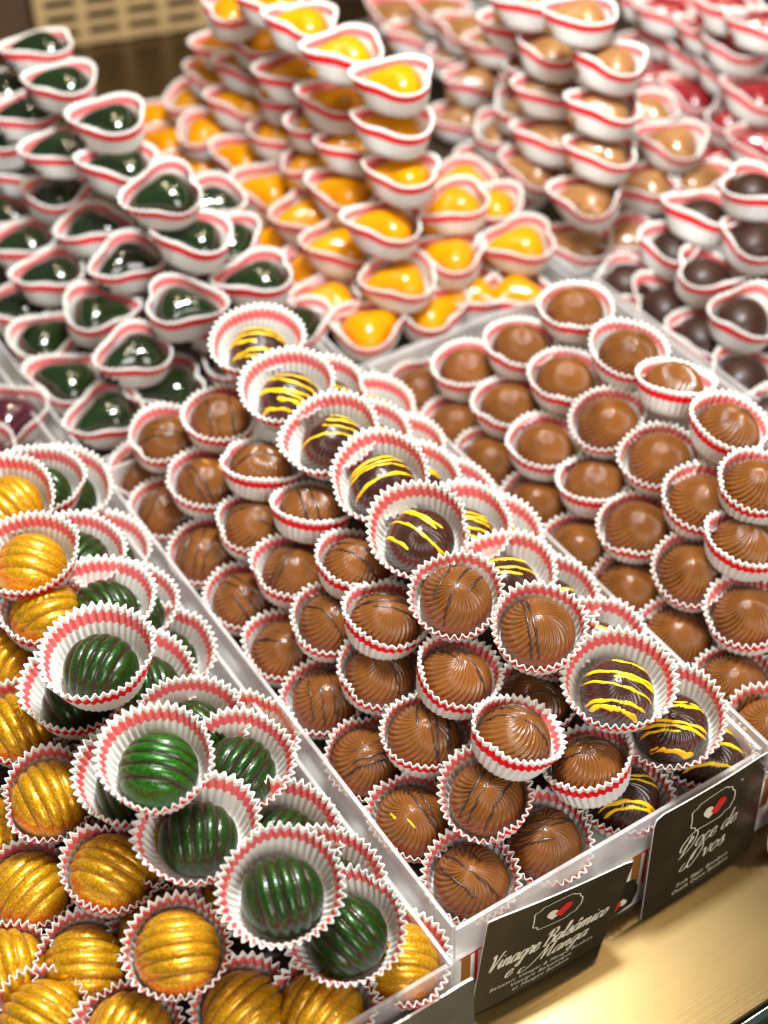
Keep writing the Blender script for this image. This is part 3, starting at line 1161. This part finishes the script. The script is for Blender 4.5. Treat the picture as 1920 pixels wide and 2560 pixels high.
CHOC = {
    'milk': [swirl_dome('milk_chocolate', 30, 1.75 + .1 * (s % 3), .70 + .05 * s, s) for s in range(5)],
    'drizzled': [swirl_dome('milk_chocolate', 30, 1.4, .75 + .04 * s, 10 + s) for s in range(4)],
    'darkyellow': [swirl_dome('dark_chocolate', 30, .95, .8, 20 + s) for s in range(3)],
    'gold': [ridged_dome('gold_lustre', 5.9, 1.55, o_, 1.05) for o_ in (.0, .35, .5)],
    'green': [ridged_dome('green_lustre', 5.6, 1.5, o_) for o_ in (.0, .35, .5)],
    'brightgreen': [ridged_dome('bright_green_lustre', 5.6, 1.5, .2)],
    'greendrop': [drop_dome('green_glaze', 17.2, 21.5, 1.0, s) for s in (1, 2)],
    'yellowdrop': [drop_dome('yellow_glaze', 16.6, 21, 1.05, s) for s in (3, 4)],
    'tandrop': [drop_dome('tan_glaze', 16.6, 20.5, 1.0, s, 1.0, .16) for s in (5, 6)],
    'reddrop': [drop_dome('red_glaze', 16.6, 20.5, 1.0, s) for s in (7, 8)],
    'maroon': [drop_dome('maroon_glaze', 16, 20, .8, 9)],
    'darkoval': [drop_dome('matt_dark_chocolate', 16.0, 21.0, .12, s, 1.12, .05) for s in (10, 11)],
}
DRIZ = {'drizzled': [drizzle_mesh('milk', 100 + s) for s in range(14)], 'darkyellow': [drizzle_mesh('dark', 200 + s) for s in range(12)]}

KIND = {  # chocolate label, short name for its cup, group
    'milk': ('plain milk chocolate dome', 'plain milk dome', 'plain milk chocolate domes'),
    'drizzled': ('drizzled milk chocolate dome', 'drizzled milk dome', 'drizzled milk chocolate domes'),
    'darkyellow': ('yellow-striped dark chocolate', 'yellow-striped dome', 'dark domes striped with yellow'),
    'gold': ('glittering gold chocolate dome', 'gold dome', 'gold chocolate domes'),
    'green': ('ridged dark green dome', 'ridged green dome', 'ridged green domes'),
    'greendrop': ('smooth dark green drop', 'green drop', 'dark green drop chocolates'),
    'yellowdrop': ('glossy yellow drop chocolate', 'yellow drop', 'yellow drop chocolates'),
    'tandrop': ('tan streaked drop chocolate', 'tan drop', 'tan drop chocolates'),
    'reddrop': ('deep red drop chocolate', 'red drop', 'deep red drop chocolates'),
    'maroon': ('shiny maroon drop chocolate', 'maroon drop', 'maroon drop chocolates'),
    'darkoval': ('smooth dark oval chocolate', 'dark oval', 'dark oval chocolates'),
}
ORD = ['', 'second ', 'third ', 'fourth ', 'fifth ', 'sixth ', 'seventh ', 'eighth ', 'ninth ', 'tenth ', 'eleventh ', 'twelfth ']

ROWS = [
    ('B', 'bottom row along left wall', 'drizzled', 'tight'),
    ('B', 'second row up left slope', 'drizzled', 'tight'),
    ('B', 'third row up left slope', 'drizzled', 'tight'),
    ('B', 'front row behind cards', 'drizzled', 'tight'),
    ('B', 'front row behind cards', 'darkyellow', 'tight'),
    ('B', 'front slope', 'drizzled', 'tight'),
    ('B', 'front slope', 'drizzled', 'tight'),
    ('B', 'front slope', 'darkyellow', 'tight'),
    ('B', 'crest', 'darkyellow', 'flared'),
    ('B', 'crest', 'drizzled', 'tight'),
    ('B', 'front end of crest', 'darkyellow', 'flared'),
    ('B', 'front end of crest', 'darkyellow', 'flared'),
    ('B', 'right slope', 'darkyellow', 'flared'),
    ('B', 'lower right slope', 'darkyellow', 'flared'),
    ('B', 'lower right slope', 'darkyellow', 'tight'),
    ('C', 'bottom row along left wall', 'milk', 'tight'),
    ('C', 'bottom row along left wall', 'milk', 'tight'),
    ('C', 'second row up left slope', 'milk', 'tight'),
    ('C', 'third row up left slope', 'milk', 'tight'),
    ('C', 'crest', 'milk', 'tight'),
    ('D', 'bottom row along left wall', 'darkoval', 'drop'),
    ('D', 'bottom row along left wall', 'darkoval', 'drop'),
    ('D', 'second row up left slope', 'darkoval', 'drop'),
    ('D', 'upper slope', 'darkoval', 'drop'),
    ('D', 'crest', 'darkoval', 'drop'),
    ('A', 'upper crest', 'green', 'flared'),
    ('A', 'right slope', 'green', 'flared'),
    ('A', 'bottom row along right wall', 'green', 'flared'),
    ('A', 'crest', 'green', 'flared'),
    ('A', 'front end of crest', 'green', 'flared'),
    ('A', 'front end of crest', 'green', 'flared'),
    ('A', 'front row', 'gold', 'tight'),
    ('A', 'bottom row along right wall', 'gold', 'flared'),
    ('A', 'left slope', 'gold', 'tight'),
    ('A', 'upper left slope', 'gold', 'flared'),
    ('A', 'upper left slope', 'gold', 'tight'),
    ('A', 'lower left slope', 'gold', 'tight'),
    ('A', 'lower layer under crest', 'green', 'flared'),
    ('A', 'lower layer under crest', 'gold', 'tight'),
    ('G', 'bottom row along left wall', 'greendrop', 'drop'),
    ('G', 'front row', 'greendrop', 'drop'),
    ('G', 'second row up slope', 'greendrop', 'drop'),
    ('G', 'third row up slope', 'greendrop', 'drop'),
    ('G', 'right slope', 'greendrop', 'drop'),
    ('G', 'crest', 'greendrop', 'drop'),
    ('G', 'crest', 'greendrop', 'drop'),
    ('G', 'crest', 'greendrop', 'drop'),
    ('G', 'crest', 'greendrop', 'drop'),
    ('G', 'upper left slope', 'greendrop', 'drop'),
    ('G', 'upper left slope', 'greendrop', 'drop'),
    ('G', 'front row', 'greendrop', 'drop'),
    ('G', 'right slope', 'greendrop', 'drop'),
    ('G', 'bottom row along right wall', 'greendrop', 'drop'),
    ('H', 'front right corner', 'maroon', 'drop'),
    ('Y', 'front row', 'yellowdrop', 'drop'),
    ('Y', 'bottom row along left wall', 'yellowdrop', 'drop'),
    ('Y', 'second row up left slope', 'yellowdrop', 'drop'),
    ('Y', 'third row up left slope', 'yellowdrop', 'drop'),
    ('Y', 'upper left slope', 'yellowdrop', 'drop'),
    ('Y', 'upper left slope', 'yellowdrop', 'drop'),
    ('Y', 'upper left slope', 'yellowdrop', 'drop'),
    ('Y', 'front stack', 'yellowdrop', 'drop'),
    ('Y', 'front stack', 'yellowdrop', 'drop'),
    ('Y', 'front stack', 'yellowdrop', 'drop'),
    ('Y', 'front stack', 'yellowdrop', 'drop'),
    ('Y', 'top of crest', 'yellowdrop', 'drop'),
    ('Y', 'right slope', 'yellowdrop', 'drop'),
    ('Y', 'right slope', 'yellowdrop', 'drop'),
    ('T', 'front stack', 'tandrop', 'drop'),
    ('T', 'front stack', 'tandrop', 'drop'),
    ('T', 'front stack', 'tandrop', 'drop'),
    ('T', 'front stack', 'tandrop', 'drop'),
    ('T', 'front stack', 'tandrop', 'drop'),
    ('T', 'right slope', 'tandrop', 'drop'),
    ('T', 'right slope', 'tandrop', 'drop'),
    ('T', 'front row', 'tandrop', 'drop'),
    ('T', 'second row up left slope', 'tandrop', 'drop'),
    ('T', 'bottom row along left wall', 'tandrop', 'drop'),
    ('T', 'third row up left slope', 'tandrop', 'drop'),
    ('T', 'upper left slope', 'tandrop', 'drop'),
    ('T', 'upper left slope', 'tandrop', 'drop'),
    ('T', 'top of crest', 'tandrop', 'drop'),
    ('R', 'left slope', 'reddrop', 'drop'),
    ('R', 'left slope', 'reddrop', 'drop'),
    ('R', 'bottom row along left wall', 'reddrop', 'drop'),
    ('R', 'upper slope', 'reddrop', 'drop'),
    ('R', 'crest', 'reddrop', 'drop'),
]
# row, x, y, z of the base (mm), horizontal lean of the axis, spin (deg)
ITEMS = [
    (0,27.3,13.8,4.8,-0.133,-0.149,234), (0,23.2,54.9,4.9,-0.118,-0.186,132), (0,23.5,95.8,5,-0.069,-0.252,13), (0,27.1,138.6,4.8,-0.157,-0.139,33),
    (0,25.3,178.6,4.8,-0.035,-0.199,45), (0,25.6,220.7,4.7,-0.046,-0.155,341), (0,25.5,262.7,4.9,-0.101,-0.197,351),
    (0,21.7,305.2,4.7,0.012,-0.143,104), (0,28.3,342.9,4.7,-0.112,-0.115,111), (1,48.7,32.3,29.2,-0.242,-0.181,209),
    (1,42.6,75.8,28.7,0.067,-0.137,197), (1,45.9,119.3,28.7,0.009,-0.141,74), (1,44,161.9,28.7,0.016,-0.177,113),
    (1,46.6,202.9,28.7,-0.005,-0.158,108), (1,45.7,244,28.7,0.099,-0.14,88), (1,41,288.9,28.7,0.025,-0.165,315),
    (1,40.1,334.5,28.6,-0.053,-0.104,353), (2,62.3,37.7,51.6,0.354,-0.095,273), (2,62.5,81.5,50.9,0.193,-0.116,14),
    (2,55.2,129.5,50.7,0.126,-0.088,206), (2,63.1,168.4,50.7,0.149,-0.07,250), (2,63.9,213.6,51.1,0.233,0.142,164),
    (2,59.2,258.3,50.8,0.197,0.038,171), (2,63.3,309,50.6,-0.035,-0.108,253), (3,66.5,11.8,4.8,-0.1,-0.153,296), (4,112.2,10.8,4.6,-0.095,-0.085,345),
    (4,160.6,7.9,4.7,-0.13,-0.05,328), (5,96.1,16.3,29.1,-0.103,0.26,141), (6,99.2,64.8,28.6,-0.085,-0.068,162), (7,117.5,62.6,8.6,-0.045,-0.08,151),
    (8,90.2,148.3,75.6,-0.261,-0.265,298), (8,96.1,191.4,75.4,-0.257,-0.203,171), (8,92.5,232.8,75.3,-0.26,-0.168,157),
    (8,92,277.8,74.9,-0.176,-0.151,327), (8,97.4,324,74.9,-0.079,-0.214,144), (9,100.2,67.6,74.9,-0.126,-0.203,144),
    (9,80.9,105.5,75.2,-0.15,-0.253,159), (10,121.9,34.4,52.9,-0.163,-0.175,316), (11,144.4,17.4,30.1,-0.236,-0.133,319),
    (12,124.2,123.3,44.9,-0.187,-0.137,138), (12,126.6,163.2,44.9,-0.171,-0.15,141), (12,124.9,206.2,44.9,-0.18,-0.145,143),
    (12,122.6,250.6,45,-0.172,-0.19,120), (12,123.7,295,45,-0.183,-0.177,343), (13,145.6,77.7,24.9,-0.161,-0.164,317),
    (13,145,114.4,25,-0.172,-0.19,340), (13,146.8,164.4,24.9,-0.126,-0.186,129), (13,145.1,205.5,24.8,-0.125,-0.137,120),
    (13,145.3,249,24.9,-0.122,-0.175,179), (13,149.4,290.3,24.8,-0.116,-0.165,314), (14,116.5,76.2,50.8,-0.116,-0.173,315),
    (15,201.4,35.6,5,-0.161,-0.199,31), (15,199.5,75.4,5,-0.138,-0.222,282), (15,200.6,115.6,5.1,-0.189,-0.189,64),
    (15,197.4,154.1,5.1,-0.203,-0.186,288), (15,201.3,196.9,5.2,-0.206,-0.224,144), (15,200.5,240.5,5.2,-0.151,-0.262,61),
    (15,201.7,277.5,4.7,-0.142,-0.097,326), (15,202.1,316.8,5.1,-0.202,-0.198,298), (16,196.3,4,5.2,-0.227,-0.206,126),
    (17,220.9,50.4,28.8,-0.18,-0.067,5), (17,217.9,89.7,29,-0.169,-0.191,190), (17,214.7,130.9,28.7,-0.078,-0.149,314),
    (17,217,168.2,28.5,0.024,0.049,91), (17,214,209.4,28.5,-0.048,-0.037,211), (17,218.4,249.9,28.6,-0.06,-0.07,47),
    (17,218,291.1,28.5,-0.019,-0.013,165), (18,232.8,73.8,50.8,0.179,-0.057,151), (18,237.7,110.9,50.8,-0.047,-0.184,191),
    (18,242.9,148.4,51,-0.189,-0.155,158), (18,239.2,187.6,51,-0.193,-0.175,288), (18,241.8,230.7,50.7,-0.027,-0.137,261),
    (18,239.2,269.4,50.5,-0.025,-0.073,187), (19,249.8,86.7,72.6,-0.003,-0.135,38), (19,266.6,128.9,72.8,0.128,-0.147,100),
    (19,266.1,169.7,73,0.221,0.1,202), (19,267,209.1,72.7,-0.038,-0.173,160), (19,268.2,256.6,72.5,-0.049,-0.058,184),
    (20,368.6,213.4,8.2,-0.134,-0.109,192), (20,374.9,260.3,8.1,-0.044,-0.149,252), (20,376.3,296.6,8.3,-0.088,-0.198,93),
    (20,373.9,332.3,8.2,-0.044,-0.161,302), (21,356.9,175.6,8.1,-0.101,0.001,159), (22,383.7,236.5,32.2,-0.002,-0.17,26),
    (22,393.6,282.6,32.1,0.077,-0.092,323), (22,398.1,317.2,32,0.021,0.005,238), (23,422.5,270.2,54,-0.024,-0.049,348),
    (23,412.8,311,54.1,0.149,-0.032,143), (24,433.7,290.5,76.1,0.091,-0.046,300), (25,-51.9,218.6,44.7,0.06,-0.145,186),
    (25,-48.2,257.8,44.8,0.038,-0.183,115), (25,-42.8,315.8,44.7,-0.063,-0.139,199), (26,-37.4,109.6,27,-0.021,-0.249,119),
    (26,-46,141.1,27.1,0.009,-0.267,23), (26,-52.3,178.6,27.2,0.102,-0.275,350), (26,-35.7,226.3,26.8,-0.005,-0.196,14),
    (26,-27.1,325.4,26.8,0.002,-0.196,47), (27,-35.3,74.2,11,-0.02,-0.252,295), (27,-31.1,203.2,11,0.002,-0.244,331),
    (27,-26.3,284,10.9,0.044,-0.234,32), (27,-31.1,42.3,10.8,-0.076,-0.169,153), (28,-79.3,92.8,74.7,-0.075,-0.135,228),
    (28,-76.1,156.9,74.6,-0.045,-0.076,308), (29,-58.3,28.6,49.5,-0.16,-0.316,163), (29,-75.8,70.5,48.6,-0.009,-0.136,334),
    (30,-37.9,8.8,27.3,-0.245,-0.203,190), (31,-22.7,-3.7,4.6,0.023,-0.121,58), (31,-60.8,-4.8,4.7,-0.081,-0.128,112),
    (31,-89,12.2,4.7,-0.046,-0.158,104), (31,-133.1,30.5,5,-0.07,-0.232,125), (32,-20.6,135.2,4.8,-0.053,-0.177,6),
    (33,-103.5,39.3,29,-0.073,-0.243,68), (33,-111.5,88.8,29,0.07,-0.229,38), (33,-116.6,139.9,29,-0.024,-0.259,178),
    (33,-112,185.6,28.9,-0.016,-0.226,182), (33,-103.4,230.2,28.9,-0.019,-0.218,123), (34,-72.7,248.8,62.8,-0.102,-0.171,229),
    (34,-65.2,295.3,62.8,-0.055,-0.196,20), (35,-77.5,227.3,48.6,0.016,-0.128,267), (36,-161.3,55.3,5,-0.052,-0.259,30),
    (36,-135.4,69.6,5.1,-0.004,-0.281,241), (36,-140.3,117.4,4.9,-0.018,-0.231,106), (36,-139,152.1,4.8,-0.016,-0.206,160),
    (36,-165.1,86.1,4.9,-0.003,-0.231,350), (37,-84.8,112.2,46.8,-0.096,-0.155,348), (37,-84.5,171.4,46.6,-0.074,-0.114,0),
    (38,-61,62.2,5.2,-0.062,-0.144,181), (38,-63.3,105.9,5.1,-0.044,-0.125,2), (38,-101.5,63.8,8.2,-0.094,-0.119,144),
    (38,-102.6,105.4,8.1,-0.092,-0.09,110), (38,-103.7,152.1,10.1,-0.02,-0.136,191), (38,-103.7,199.2,10.3,-0.022,-0.208,258),
    (38,-62.7,153.3,5.4,-0.083,-0.21,117), (38,-62.3,199.4,5.5,-0.113,-0.217,261), (38,-82.2,86.5,30.3,-0.119,-0.164,301),
    (38,-83.3,133.5,30.4,-0.047,-0.223,264), (39,30.6,396.6,8.1,-0.068,-0.141,184), (39,23.3,438.5,8.1,-0.013,-0.11,133),
    (39,27.5,486.6,8,-0.006,-0.046,7), (39,29.2,528.5,8,-0.014,-0.072,163), (40,72.4,397.4,8.1,-0.028,-0.111,169),
    (41,58.6,410.4,32.1,-0.03,-0.113,184), (41,54.6,461.5,32.2,0.102,-0.167,340), (41,50.7,515.4,32,-0.01,-0.027,171),
    (41,50.6,559.7,32,-0.023,-0.001,174), (41,49.4,601.6,32,0.003,-0.011,313), (42,89.7,409.9,54.2,0.009,-0.179,323),
    (42,86.2,471.4,54.1,-0.007,-0.11,194), (42,83.5,518.9,54,-0.01,0.001,307), (42,80.8,568.3,54,0.017,-0.003,16),
    (42,75.8,611.1,54,0.023,-0.001,168), (43,144.3,407.4,54.1,-0.092,-0.031,161), (43,149.7,455.8,54.1,-0.113,-0.05,136),
    (43,161.1,501.3,54.1,-0.046,-0.098,187), (44,114.6,432.5,80.1,0.105,-0.095,149), (45,108.6,450.7,105.4,-0.124,-0.229,172),
    (46,102.6,500.8,100.1,0.1,-0.088,155), (47,107.3,516.6,122.1,-0.053,-0.075,151), (47,103,580.9,122,-0.007,-0.046,152),
    (47,110.7,634.9,122,0.007,0.071,172), (48,85.5,556.9,92,0.018,-0.014,176), (48,85.1,612.1,92,0.019,0.019,172),
    (48,86.6,654.4,92,-0.019,0.018,140), (49,69.2,622.2,72,-0.01,0.008,157), (50,166.7,407.2,12.1,-0.06,-0.111,129),
    (50,117.5,399.2,12.1,-0.065,-0.104,339), (51,136.1,441.7,33.7,-0.091,-0.142,310), (51,141.3,491.2,33.6,-0.105,-0.097,144),
    (51,112.3,411.9,35.7,-0.025,-0.159,173), (52,151,431.7,9.7,-0.082,-0.14,318), (52,151.1,476.3,9.8,-0.088,-0.189,129),
    (52,150.6,522,9.7,-0.053,-0.167,128), (53,-18.2,433.7,4.9,-0.063,-0.219,232), (53,-45.1,402.7,4.6,-0.04,-0.13,293),
    (54,205.7,383.4,8.2,-0.101,-0.13,2), (54,246.6,372.7,8,-0.057,-0.045,359), (54,282,376.8,8,-0.05,-0.034,175),
    (54,306.1,361.8,8,-0.001,-0.014,293), (55,201.8,422.4,8.1,-0.081,-0.091,161), (55,209.1,458.6,8,-0.046,-0.043,345),
    (55,205.8,501.5,8,-0.043,-0.034,145), (55,212.6,538.3,8,-0.02,-0.052,188), (55,208.7,625.4,8,-0.033,-0.049,154),
    (55,206.6,666.3,8,-0.034,-0.046,126), (55,214.1,705.8,8,-0.002,-0.057,140), (56,221,443.1,32.4,0.047,-0.235,164),
    (56,222.4,486.6,32.3,0.026,-0.223,172), (56,218.2,529.4,32.3,-0.025,-0.234,140), (56,225,577,32.1,-0.081,-0.134,126),
    (56,218.5,624.8,32.1,-0.041,-0.103,329), (56,234,673.5,32.1,-0.026,-0.113,304), (57,240.1,461.1,56.1,-0.054,-0.101,127),
    (57,243.5,507.9,56,-0.006,-0.034,186), (57,240.4,554.9,56.3,0.133,-0.172,299), (57,240.5,606.4,56.1,0.022,-0.098,150),
    (57,244.8,657.4,56.1,0.038,-0.111,7), (58,250.7,468.3,82.1,0.108,-0.001,168), (58,247.6,508.2,82,0.019,0.001,309),
    (58,249.9,549.5,82,0.027,-0.017,299), (58,248.9,603.6,82,0.048,-0.019,144), (58,252.1,645.1,82,0.015,-0.005,171),
    (59,250.1,484.3,106,0.012,-0.031,133), (59,246.8,535.1,106,0.017,-0.022,167), (59,250.7,585.9,106,0.012,-0.012,119),
    (60,236.4,599.5,128,0.021,-0.034,354), (61,234.3,388.2,32.2,-0.092,-0.173,158), (62,233.4,401,64,-0.029,-0.079,141),
    (63,246.9,401.1,95,0.016,-0.002,135), (64,245.6,410.4,124,0.068,-0.038,145), (65,246.6,408,154,-0.045,-0.029,147),
    (65,240.8,457.6,154,0.004,-0.056,163), (65,239.2,506.2,154,0.053,-0.053,144), (65,242.3,547.6,154,0.009,-0.031,143),
    (66,275.1,389.8,32,-0.047,-0.036,133), (66,322,378,32.2,-0.137,-0.106,153), (66,332.6,424.5,32.1,-0.107,-0.024,142),
    (66,333.8,463.7,32,-0.035,-0.081,171), (67,293.5,411.1,54.1,-0.156,-0.001,175), (68,384.5,407.6,158,0.019,-0.007,146),
    (69,394.2,388.4,132,0.075,-0.031,134), (70,387.1,383.3,105,0.08,-0.044,150), (71,382.6,376.9,78.1,0.077,-0.061,150),
    (72,374.9,373.7,50.3,-0.209,-0.051,127), (73,466.4,397.9,50,-0.044,-0.057,130), (73,478.4,441.7,50,0,0.015,155),
    (74,439.4,391.6,28,-0.017,-0.012,147), (74,471.5,380.5,28,0.001,0.008,343), (75,376.9,384.4,8,-0.03,-0.061,137),
    (75,408.1,369.9,8,-0.054,-0.021,289), (76,384.9,449.1,32.3,-0.008,-0.221,131), (76,393.1,501,32.1,0.018,-0.122,322),
    (76,424.7,577.2,32,0.018,-0.076,168), (76,435.3,619.8,32,0.031,0.007,296), (76,431.8,666.5,32,0.002,-0.015,155),
    (76,437.3,710,32.1,-0.014,-0.122,115), (77,388.3,468.1,8.1,-0.071,-0.062,125), (77,390.8,509.6,8,-0.032,-0.078,155),
    (77,410.5,573.2,8,-0.04,-0.046,155), (78,393.1,441.5,56,0.023,-0.006,137), (78,400.3,486.4,56,0.016,-0.052,320),
    (78,446.4,581.4,56,0.014,-0.05,165), (78,439.1,610.2,56,-0.007,-0.031,116), (78,441,648.1,56,0.011,-0.046,116),
    (79,398.9,454.8,84,0.031,-0.04,159), (79,412.8,486.4,84,0.021,-0.043,167), (80,401,457.5,110,0.02,-0.05,115), (80,406,503,110,0.007,-0.03,156),
    (81,396.6,479.1,138,0.009,-0.022,157), (82,543.7,423.9,32.3,-0.009,-0.222,294), (82,544.1,466.7,32.1,0.01,-0.139,115),
    (82,544.7,504.6,32.1,0.014,-0.148,165), (82,538.3,386.6,32.2,0.015,-0.194,142), (83,561,448.4,54,0.018,-0.058,117),
    (83,562.2,488.1,54,0.013,-0.064,119), (83,563,520.5,54,-0.013,-0.071,133), (83,551,408.7,54.1,0.018,-0.096,120),
    (84,531.8,413.6,8.1,-0.054,-0.079,150), (84,538,458.5,8,-0.068,-0.049,310), (84,537,381.8,8,-0.062,-0.025,99),
    (84,599.8,581.5,8,-0.035,-0.027,140), (85,558.7,470.6,78,0.045,-0.039,144), (85,553.9,511.3,78,0.038,-0.034,151),
    (85,555.3,437,78,0.035,-0.032,127), (85,554,535.3,78,0.041,-0.021,144), (86,553.6,450.3,103,0.05,-0.056,149), (86,554.4,418,103,0.066,-0.036,148),
]


# rank every chocolate inside its row, nearest to the viewer first
VIEW = Vector((-0.386578, -0.627293))
groups = {}
for n_, it in enumerate(ITEMS):
    tray, rown, kind, cupk = ROWS[it[0]]
    groups.setdefault((tray, rown, kind), []).append((-(it[1] * VIEW.x + it[2] * VIEW.y) - it[3] * .3, n_))
RANK = {}
for key, lst in groups.items():
    lst.sort()
    for r_i, (_, n_) in enumerate(lst):
        RANK[n_] = (r_i, len(lst))

cnt = {}
for n_, (ri, x, y, z, nx, ny, spin) in enumerate(ITEMS):
    tray, rown, kind, cupk = ROWS[ri]
    rr = random.Random(n_ * 7 + 3)
    nz_ = math.sqrt(max(.1, 1 - nx * nx - ny * ny))
    axis = Vector((nx, ny, nz_))
    q = Vector((0, 0, 1)).rotation_difference(axis)
    base = Vector((x, y, z)) * MM
    rk, tot = RANK[n_]
    nth = '' if tot == 1 else ORD[rk] + 'nearest '
    lab, short, grp = KIND[kind]
    # cup
    cups = CUPS[cupk]
    cm = cups[rr.randrange(len(cups))]
    is_drop = cupk == 'drop'
    sp = math.radians(spin if is_drop else rr.uniform(0, 360))
    c = obj('paper_cup', cm)
    c.matrix_world = Matrix.Translation(base) @ q.to_matrix().to_4x4() @ Matrix.Rotation(sp, 4, 'Z') @ Matrix.Rotation(rr.uniform(0, 6.28) if not is_drop else 0, 4, 'Z') @ Matrix.Diagonal((rr.uniform(.965, 1.045), rr.uniform(.965, 1.03), rr.uniform(.93, 1.07), 1))
    tag(c, ('wide ' if cupk == 'flared' else '') + 'red-banded cup of %s%s, %s' % (nth, short, rown), 'paper cup', 'red-banded paper cups')
    # chocolate
    ck = kind
    if kind == 'green' and rown == 'crest' and rk == 0:
        ck = 'brightgreen'
    ms = CHOC[ck]
    o = obj('chocolate', ms[rr.randrange(len(ms))])
    wob = Matrix.Rotation(math.radians(rr.uniform(-4, 4)), 4, 'X') @ Matrix.Rotation(math.radians(rr.uniform(-4, 4)), 4, 'Y')
    shift = Vector((0, 0, (2.4 if is_drop else 2.0 if cupk == 'tight' else 1.2) * MM))
    if cupk == 'flared':
        down = Vector((axis.x, axis.y, 0)) * .008
        shift = shift + q.inverted() @ down * .35
    o.matrix_world = Matrix.Translation(base) @ q.to_matrix().to_4x4() @ Matrix.Translation(shift) @ wob @ Matrix.Rotation(math.radians(spin), 4, 'Z')
    if ck == 'brightgreen':
        lab = 'ridged bright green dome'
    tag(o, '%s, %sin %s' % (lab, nth, rown), 'chocolate', grp)
    if kind in DRIZ:
        ds = DRIZ[kind]
        i_ = cnt.get(kind, 0)
        cnt[kind] = i_ + 1
        obj('drizzle', ds[(i_ * 5) % len(ds)], o)
